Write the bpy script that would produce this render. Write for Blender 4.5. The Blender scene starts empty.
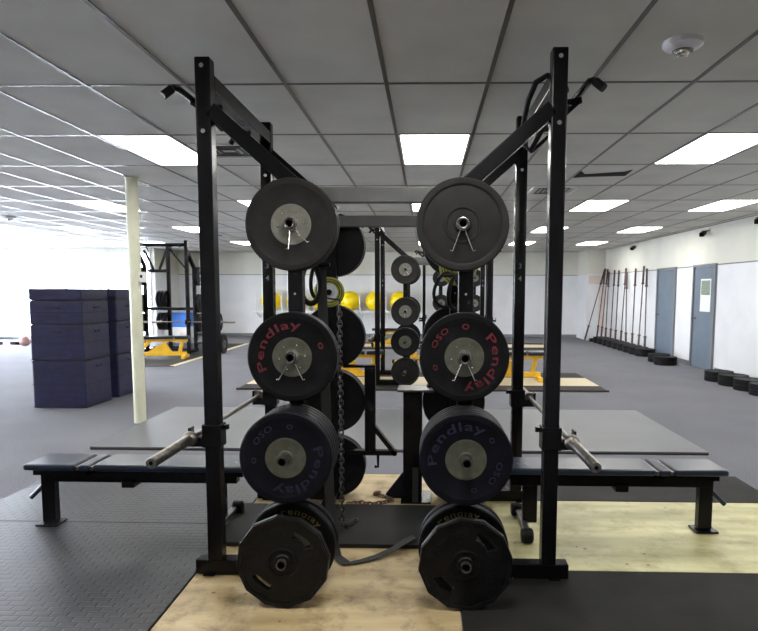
import bpy, bmesh, math, random
from mathutils import Vector, Matrix
random.seed(7)
PI = math.pi
scene = bpy.context.scene
COL = scene.collection

# ------------------------------------------------------------------ camera
F, PX, PY, YAW, PIT, ROLL = 621.5, 410.74, 347.34, 0.02595, 0.0918, 0.00267
EYE = 1.52
cy, sy = math.cos(YAW), math.sin(YAW)
fw = Vector((-sy*math.cos(PIT), cy*math.cos(PIT), -math.sin(PIT)))
rt = Vector((cy, sy, 0)); up = rt.cross(fw)
c_, s_ = math.cos(ROLL), math.sin(ROLL)
rt, up = rt*c_ + up*s_, up*c_ - rt*s_
cam_data = bpy.data.cameras.new('camera')
cam = bpy.data.objects.new('camera', cam_data); COL.objects.link(cam)
M = Matrix((rt, up, -fw)).transposed().to_4x4(); M.translation = Vector((0, 0, EYE))
cam.matrix_world = M
cam_data.sensor_fit = 'HORIZONTAL'; cam_data.sensor_width = 36.0
cam_data.lens = F/758*36
cam_data.shift_x = -(PX-379)/758; cam_data.shift_y = (PY-315.5)/758
cam_data.clip_start = 0.05; cam_data.clip_end = 200
scene.camera = cam

# ------------------------------------------------------------------ light and exposure
W_SKY, E_PANEL, EXPO = 20.0, 11.0, 0.85
world = bpy.data.worlds.new('world'); scene.world = world; world.use_nodes = True
bg = world.node_tree.nodes['Background']
bg.inputs[0].default_value = (0.80, 0.87, 1.0, 1); bg.inputs[1].default_value = W_SKY
vs = scene.view_settings
scene.display_settings.display_device = 'sRGB'
vs.view_transform = 'Standard'; vs.look = 'None'; vs.exposure = EXPO; vs.gamma = 1; vs.use_curve_mapping = False

# ------------------------------------------------------------------ materials
def mat(name, col, rough=0.6, metal=0.0, var=0.12, scale=8.0, bump=0.0, bscale=60.0, spec=0.5, emit=None, es=0, col2=None, detail=4, stretch=None):
    m = bpy.data.materials.new(name); m.use_nodes = True
    nt = m.node_tree; N = nt.nodes; L = nt.links; b = N['Principled BSDF']
    tc = N.new('ShaderNodeTexCoord'); src = tc.outputs['Object']
    if stretch:
        mp = N.new('ShaderNodeMapping'); mp.inputs['Scale'].default_value = stretch
        L.new(src, mp.inputs[0]); src = mp.outputs[0]
    n = N.new('ShaderNodeTexNoise'); n.inputs['Scale'].default_value = scale; n.inputs['Detail'].default_value = detail
    L.new(src, n.inputs['Vector'])
    r = N.new('ShaderNodeValToRGB')
    a = [max(0, c*(1-var)) for c in col]; d = [min(1, c*(1+var)) for c in col] if col2 is None else list(col2)
    r.color_ramp.elements[0].color = (*a, 1); r.color_ramp.elements[1].color = (*d, 1)
    r.color_ramp.elements[0].position = 0.35; r.color_ramp.elements[1].position = 0.65
    L.new(n.outputs[0], r.inputs[0]); L.new(r.outputs[0], b.inputs['Base Color'])
    b.inputs['Roughness'].default_value = rough; b.inputs['Metallic'].default_value = metal
    b.inputs['Specular IOR Level'].default_value = spec
    if bump > 0:
        n2 = N.new('ShaderNodeTexNoise'); n2.inputs['Scale'].default_value = bscale; L.new(src, n2.inputs['Vector'])
        bp = N.new('ShaderNodeBump'); bp.inputs['Strength'].default_value = bump; bp.inputs['Distance'].default_value = 0.01
        L.new(n2.outputs[0], bp.inputs['Height']); L.new(bp.outputs[0], b.inputs['Normal'])
    if emit:
        b.inputs['Emission Color'].default_value = (*emit, 1); b.inputs['Emission Strength'].default_value = es
    return m

m_black = mat('black_powder_coat', (0.0045, 0.0042, 0.005), 0.27, 0, 0.2, 5, 0.04, 300, spec=0.2)
m_greybeam = mat('grey_steel_paint', (0.07, 0.07, 0.067), 0.45, 0.0, 0.15, 6)
m_rubber = mat('black_rubber', (0.006, 0.006, 0.0068), 0.5, 0, 0.25, 12, 0.1, 200, spec=0.13)
m_rubber_navy = mat('navy_black_rubber', (0.005, 0.005, 0.009), 0.55, 0, 0.25, 12, 0.1, 200, spec=0.12)
m_rubber_grey = mat('faded_rubber', (0.014, 0.013, 0.0123), 0.6, 0, 0.2, 14, 0.15, 200, spec=0.2)
m_hub = mat('dull_zinc_hub', (0.085, 0.087, 0.063), 0.5, 0.2, 0.15, 25)
m_iron = mat('cast_iron_black', (0.006, 0.006, 0.0065), 0.36, 0.0, 0.3, 30, 0.25, 150, spec=0.2)
m_chrome = mat('worn_chrome', (0.62, 0.60, 0.56), 0.25, 1.0, 0.2, 30)
m_steel = mat('bar_steel', (0.23, 0.21, 0.185), 0.38, 1.0, 0.3, 40)
m_peg = mat('peg_steel', (0.10, 0.095, 0.09), 0.4, 0.8, 0.2, 30)
m_dark = mat('hole_dark', (0.003, 0.003, 0.003), 0.9, 0, 0.1)
m_red = mat('red_plate_paint', (0.10, 0.004, 0.009), 0.6, 0, 0.4, 30)
m_blue = mat('navy_plate_paint', (0.006, 0.007, 0.030), 0.6, 0, 0.4, 30)
m_ylett = mat('yellow_plate_paint', (0.14, 0.12, 0.03), 0.6, 0, 0.4, 30)
m_greytxt = mat('grey_stencil', (0.20, 0.19, 0.21), 0.6, 0, 0.2, 30)
m_vinyl = mat('navy_vinyl_pad', (0.010, 0.017, 0.034), 0.3, 0, 0.25, 10, 0.1, 90)
m_foam = mat('navy_foam_cover', (0.012, 0.012, 0.045), 0.38, 0, 0.35, 7, 0.9, 5, stretch=(1, 1, 2.2))
m_foam_seam = mat('navy_foam_seam', (0.008, 0.008, 0.022), 0.7, 0, 0.1)
m_yellow = mat('yellow_frame_paint', (0.80, 0.46, 0.02), 0.4, 0, 0.12, 6)
m_ball = mat('yellow_ball_vinyl', (0.90, 0.66, 0.0), 0.35, 0, 0.08, 6)
m_yplate = mat('yellow_rubber', (0.22, 0.22, 0.02), 0.5, 0, 0.2, 20)
m_whitehub = mat('pale_hub', (0.42, 0.43, 0.45), 0.5, 0, 0.1, 20)
m_white = mat('white_paint', (0.75, 0.75, 0.73), 0.5, 0, 0.04, 4)
m_post = mat('cream_post_paint', (0.66, 0.66, 0.50), 0.5, 0, 0.05, 4, 0.1, 40)
m_bluebin = mat('blue_plastic', (0.03, 0.16, 0.55), 0.4, 0, 0.08)
m_door = mat('blue_grey_door', (0.125, 0.158, 0.20), 0.5, 0, 0.06, 3)
m_dframe = mat('grey_door_frame', (0.17, 0.18, 0.195), 0.5, 0, 0.05, 3)
m_strap = mat('black_webbing', (0.009, 0.009, 0.009), 0.7, 0, 0.2, 40, 0.3, 300)
m_chain = mat('rusty_chain_steel', (0.13, 0.085, 0.06), 0.5, 0.7, 0.5, 40)
m_chaindk = mat('dark_chain_steel', (0.05, 0.045, 0.045), 0.4, 0.8, 0.4, 40)
m_grid = mat('ceiling_grid_metal', (0.075, 0.07, 0.06), 0.28, 0.45, 0.1, 4)
m_gap = mat('black_gap', (0.004, 0.004, 0.004), 0.9)
m_diff = mat('light_diffuser', (0.9, 0.9, 0.9), 0.5, 0, 0.0, 4, emit=(1.0, 0.985, 0.95), es=E_PANEL)
m_detector = mat('detector_plastic', (0.62, 0.60, 0.62), 0.25, 0, 0.05)
m_paper = mat('poster_paper', (0.75, 0.76, 0.76), 0.6, 0, 0.03)
m_photo = mat('poster_picture', (0.04, 0.08, 0.03), 0.4, 0, 0.5, 60, col2=(0.35, 0.42, 0.32))
m_pink = mat('faded_pink_paint', (0.66, 0.56, 0.52), 0.6, 0, 0.06)
m_mull = mat('window_aluminium', (0.6, 0.62, 0.66), 0.4, 0.5, 0.05)
m_pave = mat('outside_paving', (0.6, 0.6, 0.6), 0.8, 0, 0.1)
m_mat = mat('rubber_mat', (0.016, 0.0155, 0.015), 0.62, 0, 0.3, 2.5, 0.15, 120, spec=0.12)
m_matgrey = mat('grey_rubber_flooring', (0.105, 0.108, 0.115), 0.45, 0, 0.07, 1.6, 0.1, 150)
m_edge = mat('mat_edge_red_brown', (0.035, 0.018, 0.012), 0.7)

def mat_carpet():
    m = mat('grey_carpet', (0.15, 0.152, 0.168), 0.95, 0, 0.05, 1.3, 0.35, 420, spec=0.2)
    nt = m.node_tree; N = nt.nodes; L = nt.links; b = N['Principled BSDF']
    tc = N['Texture Coordinate']; n = N.new('ShaderNodeTexNoise'); n.inputs['Scale'].default_value = 85; n.inputs['Detail'].default_value = 6
    L.new(tc.outputs['Object'], n.inputs['Vector'])
    mx = N.new('ShaderNodeMix'); mx.data_type = 'RGBA'; mx.blend_type = 'MULTIPLY'; mx.inputs[0].default_value = 0.8
    rp = N.new('ShaderNodeValToRGB'); rp.color_ramp.elements[0].color = (0.55, 0.55, 0.55, 1); rp.color_ramp.elements[1].color = (1.35, 1.35, 1.35, 1)
    rp.color_ramp.elements[0].position = 0.3; rp.color_ramp.elements[1].position = 0.7
    L.new(n.outputs[0], rp.inputs[0])
    old = b.inputs['Base Color'].links[0].from_socket
    L.new(old, mx.inputs[6]); L.new(rp.outputs[0], mx.inputs[7]); L.new(mx.outputs[2], b.inputs['Base Color'])
    return m
m_carpet = mat_carpet()

def mat_tread():
    """rubber mat with raised tread bars set in alternate diagonals"""
    m = mat('tread_rubber', (0.026, 0.027, 0.030), 0.42, 0, 0.2, 3, spec=0.35)
    nt = m.node_tree; N = nt.nodes; L = nt.links; b = N['Principled BSDF']; tc = N['Texture Coordinate']
    mp = N.new('ShaderNodeMapping'); mp.inputs['Scale'].default_value = (10, 10, 10)
    L.new(tc.outputs['Object'], mp.inputs[0])
    br = N.new('ShaderNodeTexBrick'); br.inputs['Scale'].default_value = 1.0
    br.inputs['Color1'].default_value = (1, 1, 1, 1); br.inputs['Color2'].default_value = (0.85, 0.85, 0.85, 1); br.inputs['Mortar'].default_value = (0, 0, 0, 1)
    br.inputs['Mortar Size'].default_value = 0.07; br.inputs['Mortar Smooth'].default_value = 0.3
    br.inputs['Brick Width'].default_value = 0.85; br.inputs['Row Height'].default_value = 0.45
    L.new(mp.outputs[0], br.inputs['Vector'])
    bp = N.new('ShaderNodeBump'); bp.inputs['Strength'].default_value = 1.0; bp.inputs['Distance'].default_value = 0.012
    L.new(br.outputs[0], bp.inputs['Height']); L.new(bp.outputs[0], b.inputs['Normal'])
    rp = N.new('ShaderNodeValToRGB'); rp.color_ramp.elements[0].color = (0.45, 0.45, 0.45, 1); rp.color_ramp.elements[1].color = (1, 1, 1, 1)  # sheen painted in: raised bars kept lighter, the gaps between darkened
    L.new(br.outputs[0], rp.inputs[0]); mx = N.new('ShaderNodeMix'); mx.data_type = 'RGBA'; mx.blend_type = 'MULTIPLY'; mx.inputs[0].default_value = 1
    old = b.inputs['Base Color'].links[0].from_socket
    L.new(old, mx.inputs[6]); L.new(rp.outputs[0], mx.inputs[7]); L.new(mx.outputs[2], b.inputs['Base Color'])
    return m
m_tread = mat_tread()

def mat_ply(name, col, col2, dirt):
    m = mat(name, col, 0.45, 0, 0.1, 1.6, 0.05, 60, col2=col2, stretch=(1, 5, 1))
    nt = m.node_tree; N = nt.nodes; L = nt.links; b = N['Principled BSDF']; tc = N['Texture Coordinate']
    w = N.new('ShaderNodeTexNoise'); w.inputs['Scale'].default_value = 5.0; w.inputs['Detail'].default_value = 8; w.inputs['Roughness'].default_value = 0.75
    L.new(tc.outputs['Object'], w.inputs['Vector'])
    rp = N.new('ShaderNodeValToRGB'); rp.color_ramp.elements[0].position = 0.33; rp.color_ramp.elements[0].color = (*dirt, 1)
    rp.color_ramp.elements[1].position = 0.52; rp.color_ramp.elements[1].color = (1, 1, 1, 1)
    L.new(w.outputs[0], rp.inputs[0])
    mx = N.new('ShaderNodeMix'); mx.data_type = 'RGBA'; mx.blend_type = 'MULTIPLY'; mx.inputs[0].default_value = 1
    old = b.inputs['Base Color'].links[0].from_socket
    L.new(old, mx.inputs[6]); L.new(rp.outputs[0], mx.inputs[7])
    # scattered small dents and knots
    v = N.new('ShaderNodeTexVoronoi'); v.inputs['Scale'].default_value = 7
    L.new(tc.outputs['Object'], v.inputs['Vector'])
    r2 = N.new('ShaderNodeValToRGB'); r2.color_ramp.elements[0].position = 0.05; r2.color_ramp.elements[0].color = (0.3, 0.25, 0.2, 1)
    r2.color_ramp.elements[1].position = 0.09; r2.color_ramp.elements[1].color = (1, 1, 1, 1)
    L.new(v.outputs['Distance'], r2.inputs[0])
    m2 = N.new('ShaderNodeMix'); m2.data_type = 'RGBA'; m2.blend_type = 'MULTIPLY'; m2.inputs[0].default_value = 1
    L.new(mx.outputs[2], m2.inputs[6]); L.new(r2.outputs[0], m2.inputs[7]); L.new(m2.outputs[2], b.inputs['Base Color'])
    return m
m_ply = mat_ply('bare_plywood', (0.36, 0.26, 0.125), (0.50, 0.39, 0.21), (0.42, 0.38, 0.32))
m_plyy = mat_ply('varnished_plywood', (0.47, 0.43, 0.20), (0.60, 0.56, 0.30), (0.68, 0.66, 0.58))
m_cream = mat('pale_inlay_wood', (0.52, 0.45, 0.29), 0.5, 0, 0.08, 2, stretch=(1, 6, 1))
m_tile = mat('ceiling_tile', (0.62, 0.605, 0.56), 0.9, 0, 0.05, 2.2, 0.25, 160, spec=0.2)

def mat_wall(name, low, high, z0, seam=0.01):
    m = bpy.data.materials.new(name); m.use_nodes = True
    nt = m.node_tree; N = nt.nodes; L = nt.links; b = N['Principled BSDF']
    g = N.new('ShaderNodeNewGeometry'); s = N.new('ShaderNodeSeparateXYZ'); L.new(g.outputs['Position'], s.inputs[0])
    gt = N.new('ShaderNodeMath'); gt.operation = 'GREATER_THAN'; gt.inputs[1].default_value = z0; L.new(s.outputs[2], gt.inputs[0])
    mx = N.new('ShaderNodeMix'); mx.data_type = 'RGBA'; L.new(gt.outputs[0], mx.inputs[0])
    mx.inputs[6].default_value = (*low, 1); mx.inputs[7].default_value = (*high, 1)
    n = N.new('ShaderNodeTexNoise'); n.inputs['Scale'].default_value = 1.3; n.inputs['Detail'].default_value = 6; L.new(g.outputs['Position'], n.inputs['Vector'])
    r = N.new('ShaderNodeValToRGB'); r.color_ramp.elements[0].color = (0.9, 0.9, 0.9, 1); r.color_ramp.elements[1].color = (1, 1, 1, 1)
    r.color_ramp.elements[0].position = 0.3; r.color_ramp.elements[1].position = 0.55
    L.new(n.outputs[0], r.inputs[0])
    m2 = N.new('ShaderNodeMix'); m2.data_type = 'RGBA'; m2.blend_type = 'MULTIPLY'; m2.inputs[0].default_value = 1
    L.new(mx.outputs[2], m2.inputs[6]); L.new(r.outputs[0], m2.inputs[7]); L.new(m2.outputs[2], b.inputs['Base Color'])
    b.inputs['Roughness'].default_value = 0.45
    return m
m_wall = mat_wall('painted_wall', (0.72, 0.73, 0.74), (0.64, 0.63, 0.55), 2.01)

def mat_glass():
    m = bpy.data.materials.new('window_glass'); m.use_nodes = True
    N = m.node_tree.nodes; L = m.node_tree.links; N.clear()
    o = N.new('ShaderNodeOutputMaterial'); t = N.new('ShaderNodeBsdfTransparent'); g = N.new('ShaderNodeBsdfGlossy')
    g.inputs['Roughness'].default_value = 0.02; f = N.new('ShaderNodeFresnel'); f.inputs[0].default_value = 1.25
    x = N.new('ShaderNodeMixShader'); L.new(f.outputs[0], x.inputs[0]); L.new(t.outputs[0], x.inputs[1]); L.new(g.outputs[0], x.inputs[2]); L.new(x.outputs[0], o.inputs[0])
    return m
m_glass = mat_glass()

# ------------------------------------------------------------------ mesh helpers
class MB:
    def __init__(s): s.bm = bmesh.new(); s.mats = []
    def mi(s, m):
        if m not in s.mats: s.mats.append(m)
        return s.mats.index(m)
    def _fin(s, faces, m, smooth=False):
        i = s.mi(m)
        for f in faces: f.material_index = i; f.smooth = smooth
    def box(s, lo, hi, m, bev=0.0, mtx=None):
        lo = Vector(lo); hi = Vector(hi)
        r = bmesh.ops.create_cube(s.bm, size=1.0); vs_ = r['verts']
        for v in vs_:
            v.co = Vector([(lo[k]+hi[k])/2 + v.co[k]*(hi[k]-lo[k]) for k in range(3)])
        fs = list({f for v in vs_ for f in v.link_faces})
        if bev > 0:
            es = list({e for v in vs_ for e in v.link_edges})
            rr = bmesh.ops.bevel(s.bm, geom=es, offset=bev, segments=2, affect='EDGES', profile=0.5)
            fs = list({f for f in rr['faces']} | {f for f in fs if f.is_valid})
            vs_ = list({v for f in fs for v in f.verts})
        if mtx is not None:
            for v in vs_: v.co = mtx @ v.co
        s._fin(fs, m); return s
    def bar(s, a, b, w, h, m, bev=0.0, upv=(0, 0, 1)):
        """rectangular tube from a to b"""
        a = Vector(a); b = Vector(b); d = b-a; L_ = d.length; z = d.normalized()
        u_ = Vector(upv)
        if abs(u_.dot(z)) > 0.99: u_ = Vector((0, 1, 0))
        x = u_.cross(z).normalized(); y = z.cross(x)
        mt = Matrix((x, y, z)).transposed().to_4x4(); mt.translation = a
        return s.box((-w/2, -h/2, 0), (w/2, h/2, L_), m, bev, mt)
    def tube(s, pts, r, m, seg=12, cap=True, closed=False):
        pts = [Vector(p) for p in pts]; n = len(pts); rings = []
        prev = None
        for i, p in enumerate(pts):
            if closed: t = (pts[(i+1) % n]-pts[i-1]).normalized()
            elif i == 0: t = (pts[1]-pts[0]).normalized()
            elif i == n-1: t = (pts[-1]-pts[-2]).normalized()
            else: t = ((pts[i+1]-p).normalized()+(p-pts[i-1]).normalized()).normalized()
            if prev is None:
                a = Vector((0, 0, 1)) if abs(t.z) < 0.9 else Vector((1, 0, 0))
                x = a.cross(t).normalized()
            else: x = (prev - t*prev.dot(t)).normalized()
            prev = x; y = t.cross(x)
            rr = r[i] if isinstance(r, (list, tuple)) else r
            rings.append([s.bm.verts.new(p + (x*math.cos(2*PI*k/seg)+y*math.sin(2*PI*k/seg))*rr) for k in range(seg)])
        fs = []
        for i in range(n if closed else n-1):
            A, B = rings[i], rings[(i+1) % n]
            for k in range(seg): fs.append(s.bm.faces.new((A[k], A[(k+1) % seg], B[(k+1) % seg], B[k])))
        s._fin(fs, m, True)
        if cap and not closed:
            s._fin([s.bm.faces.new(list(reversed(rings[0]))), s.bm.faces.new(rings[-1])], m)
        return s
    def lathe(s, prof, m, seg=48, axis='Y', origin=(0, 0, 0), smooth=True, rot=0.0, close=False):
        """prof: list of (radius, height along axis)"""
        o = Vector(origin); rings = []
        for (r, h) in prof:
            ring = []
            if r < 1e-6: ring = [s.bm.verts.new(o + ax(axis, 0, 0, h))]
            else:
                for k in range(seg):
                    a = 2*PI*k/seg+rot; ring.append(s.bm.verts.new(o + ax(axis, r*math.cos(a), r*math.sin(a), h)))
            rings.append(ring)
        fs = []
        idx = list(range(len(rings)-1))
        pairs = [(i, i+1) for i in idx] + ([(len(rings)-1, 0)] if close else [])
        for i, j in pairs:
            A, B = rings[i], rings[j]
            if len(A) == 1 and len(B) == 1: continue
            for k in range(seg):
                k2 = (k+1) % seg
                if len(A) == 1: f = (A[0], B[k2], B[k])
                elif len(B) == 1: f = (A[k], A[k2], B[0])
                else: f = (A[k], A[k2], B[k2], B[k])
                fs.append(s.bm.faces.new(f))
        s._fin(fs, m, smooth); return s
    def poly(s, pts, m, thick=None):
        """flat polygon, extruded by vector thick"""
        v = [s.bm.verts.new(p) for p in pts]; f = s.bm.faces.new(v); fs = [f]
        if thick is not None:
            r = bmesh.ops.extrude_face_region(s.bm, geom=[f])
            nv = [g for g in r['geom'] if isinstance(g, bmesh.types.BMVert)]
            for q in nv: q.co += Vector(thick)
            fs = list({ff for q in nv+v for ff in q.link_faces})
        s._fin(fs, m); return s
    def build(s, name, parent=None, loc=None, rotz=0.0, sharp=True):
        bmesh.ops.recalc_face_normals(s.bm, faces=s.bm.faces)
        me = bpy.data.meshes.new(name); s.bm.to_mesh(me); s.bm.free()
        for m in s.mats: me.materials.append(m)
        if sharp and any(p.use_smooth for p in me.polygons): me.set_sharp_from_angle(angle=math.radians(38))
        o = bpy.data.objects.new(name, me); COL.objects.link(o)
        if parent is not None: o.parent = parent
        if loc is not None: o.location = loc
        o.rotation_euler.z = rotz
        return o
def ax(a, u_, v_, h):
    return Vector((u_, h, v_)) if a == 'Y' else (Vector((u_, v_, h)) if a == 'Z' else Vector((h, u_, v_)))

def tag(o, label, cat, group=None, kind=None):
    o['label'] = label; o['category'] = cat
    if group: o['group'] = group
    if kind: o['kind'] = kind
    return o
def empty(name, loc=(0, 0, 0), rz=0.0):
    o = bpy.data.objects.new(name, None); COL.objects.link(o); o.location = loc; o.rotation_euler.z = rz; o.empty_display_size = 0.1
    return o
def struct(o): o['kind'] = 'structure'; return o
def copy_tree(o, parent=None):
    c = o.copy(); COL.objects.link(c); c.parent = parent
    for ch in list(o.children): copy_tree(ch, c)
    return c

# text ------------------------------------------------------------
def text_mesh(body, size, thick=0.0005):
    cu = bpy.data.curves.new('lettering', 'FONT'); cu.body = body; cu.size = size; cu.extrude = thick
    cu.align_x = 'CENTER'; cu.align_y = 'CENTER'; cu.resolution_u = 2; cu.offset = size*0.012; cu.space_character = 1.12
    o = bpy.data.objects.new('lettering', cu); COL.objects.link(o)
    dg = bpy.context.evaluated_depsgraph_get(); dg.update()
    me = bpy.data.meshes.new_from_object(o.evaluated_get(dg))
    bpy.data.objects.remove(o); bpy.data.curves.remove(cu)
    return me
def arc_text(body, size, R_, ang, y, m, parent, name='lettering', wide=1.0, bold=0.0):
    """raised lettering on a plate face (facing -Y), bottoms toward the centre, centred at clockwise angle ang from the top"""
    me = text_mesh(body, size)
    bm = bmesh.new(); bm.from_mesh(me)
    for v in bm.verts:
        a = ang + v.co.x*wide/R_; r = R_ + v.co.y
        v.co = Vector((r*math.sin(a), y - 0.0008 - v.co.z, r*math.cos(a)))
    bmesh.ops.recalc_face_normals(bm, faces=bm.faces)
    bm.to_mesh(me); bm.free(); me.name = name; me.materials.clear(); me.materials.append(m)
    o = bpy.data.objects.new(name, me); COL.objects.link(o); o.parent = parent
    return o

# ------------------------------------------------------------------ the room
XL, XR, YB, YF, H = -13.5, 5.4, 20.4, -3.0, 2.758
XS, YS = -8.3, 18.6        # the shop-front bay steps forward on the left
def slab(name, lo, hi, m, bev=0): return struct(MB().box(lo, hi, m, bev).build(name))
slab('floor', (XL-0.2, YF-0.2, -0.12), (XR+0.2, YB+0.2, 0), m_carpet)
slab('wall_right', (XR, YF, 0), (XR+0.15, YB+0.15, H), m_wall)
slab('wall_back', (XS, YB, 0), (XR, YB+0.15, H), m_wall)
slab('wall_front', (XL-0.15, YF-0.15, 0), (XR+0.15, YF, H), m_wall)
slab('wall_step', (XS, YS, 0), (XS+0.12, YB, H), m_wall)
slab('ground_outside', (-40, YS+0.2, -0.15), (XS-0.01, 45, -0.02), m_pave)
slab('ground_side', (-40, YF, -0.16), (XL-0.21, YS+0.2, -0.03), m_pave)
# pillar at the far right corner, with a faded pink band
struct(MB().box((4.88, 19.1, 0), (XR, YB, H), m_wall).build('wall_pillar'))
MBp = MB(); MBp.box((4.90, 19.09, 1.72), (5.395, 19.1, 1.98), m_pink).box((5.22, 19.09, 0.25), (5.395, 19.1, 1.72), m_pink)
struct(MBp.build('trim_1'))
# thin seam rail where the lower wall panel ends
b = MB(); b.box((XR-0.012, YF, 2.0), (XR, 19.1, 2.02), m_dframe); b.box((XS+0.12, YB-0.012, 2.0), (4.88, YB, 2.02), m_dframe)
struct(b.build('trim_2'))
b = MB()
for y0_, y1_ in ((YF, 11.72), (12.83, 13.64), (14.8, 19.1)): b.box((XR-0.012, y0_, 0), (XR, y1_, 0.09), m_dframe)
struct(b.build('baseboard_right'))
slab('baseboard_back', (XS+0.12, YB-0.012, 0), (4.88, YB, 0.09), m_dframe)

# ceiling : tiles in a metal grid, with openings for the light fittings
GX0, GY0, TW, TL = -0.8615, 3.8636, 0.61, 1.22
lights = [(-3, 1), (1, 1), (5, 1), (-7, 4), (-3, 4), (1, 4), (5, 4), (8, 4), (-11, 7), (-7, 7), (-3, 7), (1, 7), (5, 7), (8, 7),
          (-11, 1), (-7, 1), (9, 1), (-11, 4), (-11, -2), (-7, -2), (-3, -2), (1, -2), (5, -2),  # the row over the camera is unseen, added to light the plate fronts
          (-11, 10), (-7, 10), (-3, 10), (1, 10), (5, 10), (8, 10)]
GAP = (3, 2)
ix0, ix1, iy0, iy1 = -21, 10, -6, 13
bt = MB(); ti = bt.mi(m_tile)
for i in range(ix0, ix1+1):
    for j in range(iy0, iy1+1):
        if (i, j) in lights or (i, j) == GAP: continue
        x0 = max(GX0+TW*i, XL); x1 = min(GX0+TW*(i+1), XR); y0 = max(GY0+TL*j, YF); y1 = min(GY0+TL*(j+1), YB)
        if x1 <= x0 or y1 <= y0: continue
        if x0 < XS-0.3 and y0 > YS: continue
        bt.box((x0, y0, H), (x1, y1, H+0.02), m_tile)
bt.box((XL-0.2, YF-0.2, H+0.25), (XR+0.2, YB+0.2, H+0.3), m_gap)
struct(bt.build('ceiling'))
for nm, lo, hi in (('wall_plenum_right', (XR, YF, H), (XR+.15, YB+.15, H+.25)), ('wall_plenum_back', (XL, YB, H), (XR, YB+.15, H+.25)),
                   ('wall_plenum_front', (XL, YF-.15, H), (XR, YF, H+.25)), ('wall_plenum_left', (XL-.15, YF, H), (XL, YB, H+.25))):
    slab(nm, lo, hi, m_gap)
g = MB()
for i in range(ix0, ix1+1):
    x = GX0+TW*i
    if XL < x < XR: g.box((x-0.012, YF, H-0.004), (x+0.012, YB if x > XS else YS, H+0.003), m_grid)
for j in range(iy0, iy1+1):
    y = GY0+TL*j
    if YF < y < YB: g.box((XL if y < YS else XS, y-0.012, H-0.003), (XR, y+0.012, H+0.003), m_grid)
g.box((XR-0.03, YF, H-0.005), (XR, YB, H), m_grid); g.box((XS+0.12, YB-0.03, H-0.005), (XR, YB, H), m_grid)
struct(g.build('trim_3'))

# light fittings
LL = {(1, 1): 'large bright ceiling light panel in the middle, above the gap between the near racks',
      (-3, 1): 'large bright ceiling light panel directly left of the near left rack post',
      (5, 1): 'large bright ceiling light panel near the right edge, right of the near right post',
      (-7, 4): 'ceiling light panel left of the cream post, above the foam box stacks',
      (-3, 4): 'ceiling light panel just left of the top grey-faced plate on the left rack',
      (1, 4): 'ceiling light panel partly behind the topmost plate of the right rack',
      (5, 4): 'ceiling light panel right of the near right post, third row from the camera side',
      (8, 4): 'ceiling light panel close to the right wall, nearest of the row along it',
      (8, 7): 'ceiling light panel second nearest in the row along the right wall',
      (8, 10): 'farthest ceiling light panel in the row along the right wall, above the standing barbells',
      (-7, 7): 'ceiling light panel above the far rack left of the near left post',
      (-7, 10): 'small distant ceiling light panel between near left post and the plates'}
def light_fixture():
    r = empty('ceiling_light')
    w, l = TW, TL; f = MB()
    for lo, hi in (((0.012, 0.012, 0), (w-0.012, 0.03, 0.02)), ((0.012, l-0.03, 0), (w-0.012, l-0.012, 0.02)), ((0.012, 0.03, 0), (0.03, l-0.03, 0.02)), ((w-0.03, 0.03, 0), (w-0.012, l-0.03, 0.02))):
        f.box(lo, hi, m_white)
    f.box((0.0, 0, 0.08), (w, l, 0.1), m_white)
    f.build('frame', r); MB().box((0.03, 0.03, 0.003), (w-0.03, l-0.03, 0.012), m_diff).build('diffuser', r)
    return r
def light_label(i, j):
    side = {-11: 'far left', -7: 'left', -3: 'left of centre', 1: 'centre', 5: 'right of centre', 8: 'right', 9: 'far right'}[i]
    row = {-2: 'added unseen just over the camera', 1: 'in the nearest visible row', 4: 'in the second row', 7: 'in the third row', 10: 'in the farthest row'}[j]
    return 'ceiling light panel %s, at the %s' % (row, side)
lp = light_fixture()
for n, (i, j) in enumerate(lights):
    o = lp if n == 0 else copy_tree(lp)
    o.location = (GX0+TW*i, GY0+TL*j, H-0.002)
    tag(o, LL.get((i, j)) or light_label(i, j), 'ceiling light', 'fluorescent panels in the ceiling')
# sagging tile with a dark gap
i, j = GAP; x0 = GX0+TW*i; y0 = GY0+TL*j
st = MB(); st.poly([(x0+0.01, y0+0.02, H-0.002), (x0+TW-0.01, y0+0.02, H-0.002), (x0+TW-0.01, y0+TL-0.01, H-0.002), (x0+0.01, y0+TL-0.01, H-0.002)], m_tile, (0, 0, 0.015))
tag(st.build('ceiling_tile'), 'ceiling tile hanging slightly loose in its grid', 'ceiling tile')
# displaced tile: flat black strip painted for the shade in its opening
b = MB(); b.poly([(1.597, 7.018, 2.752), (1.586, 6.614, 2.752), (1.676, 6.811, 2.752), (2.056, 6.675, 2.752), (2.103, 6.567, 2.752), (2.128, 6.903, 2.752), (1.713, 6.958, 2.752)], m_gap, (0, 0, 0.004))
tag(b.build('ceiling_gap_shade'), 'black strip for the shade behind a slipped ceiling tile, right of near right post', 'ceiling gap')

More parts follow.
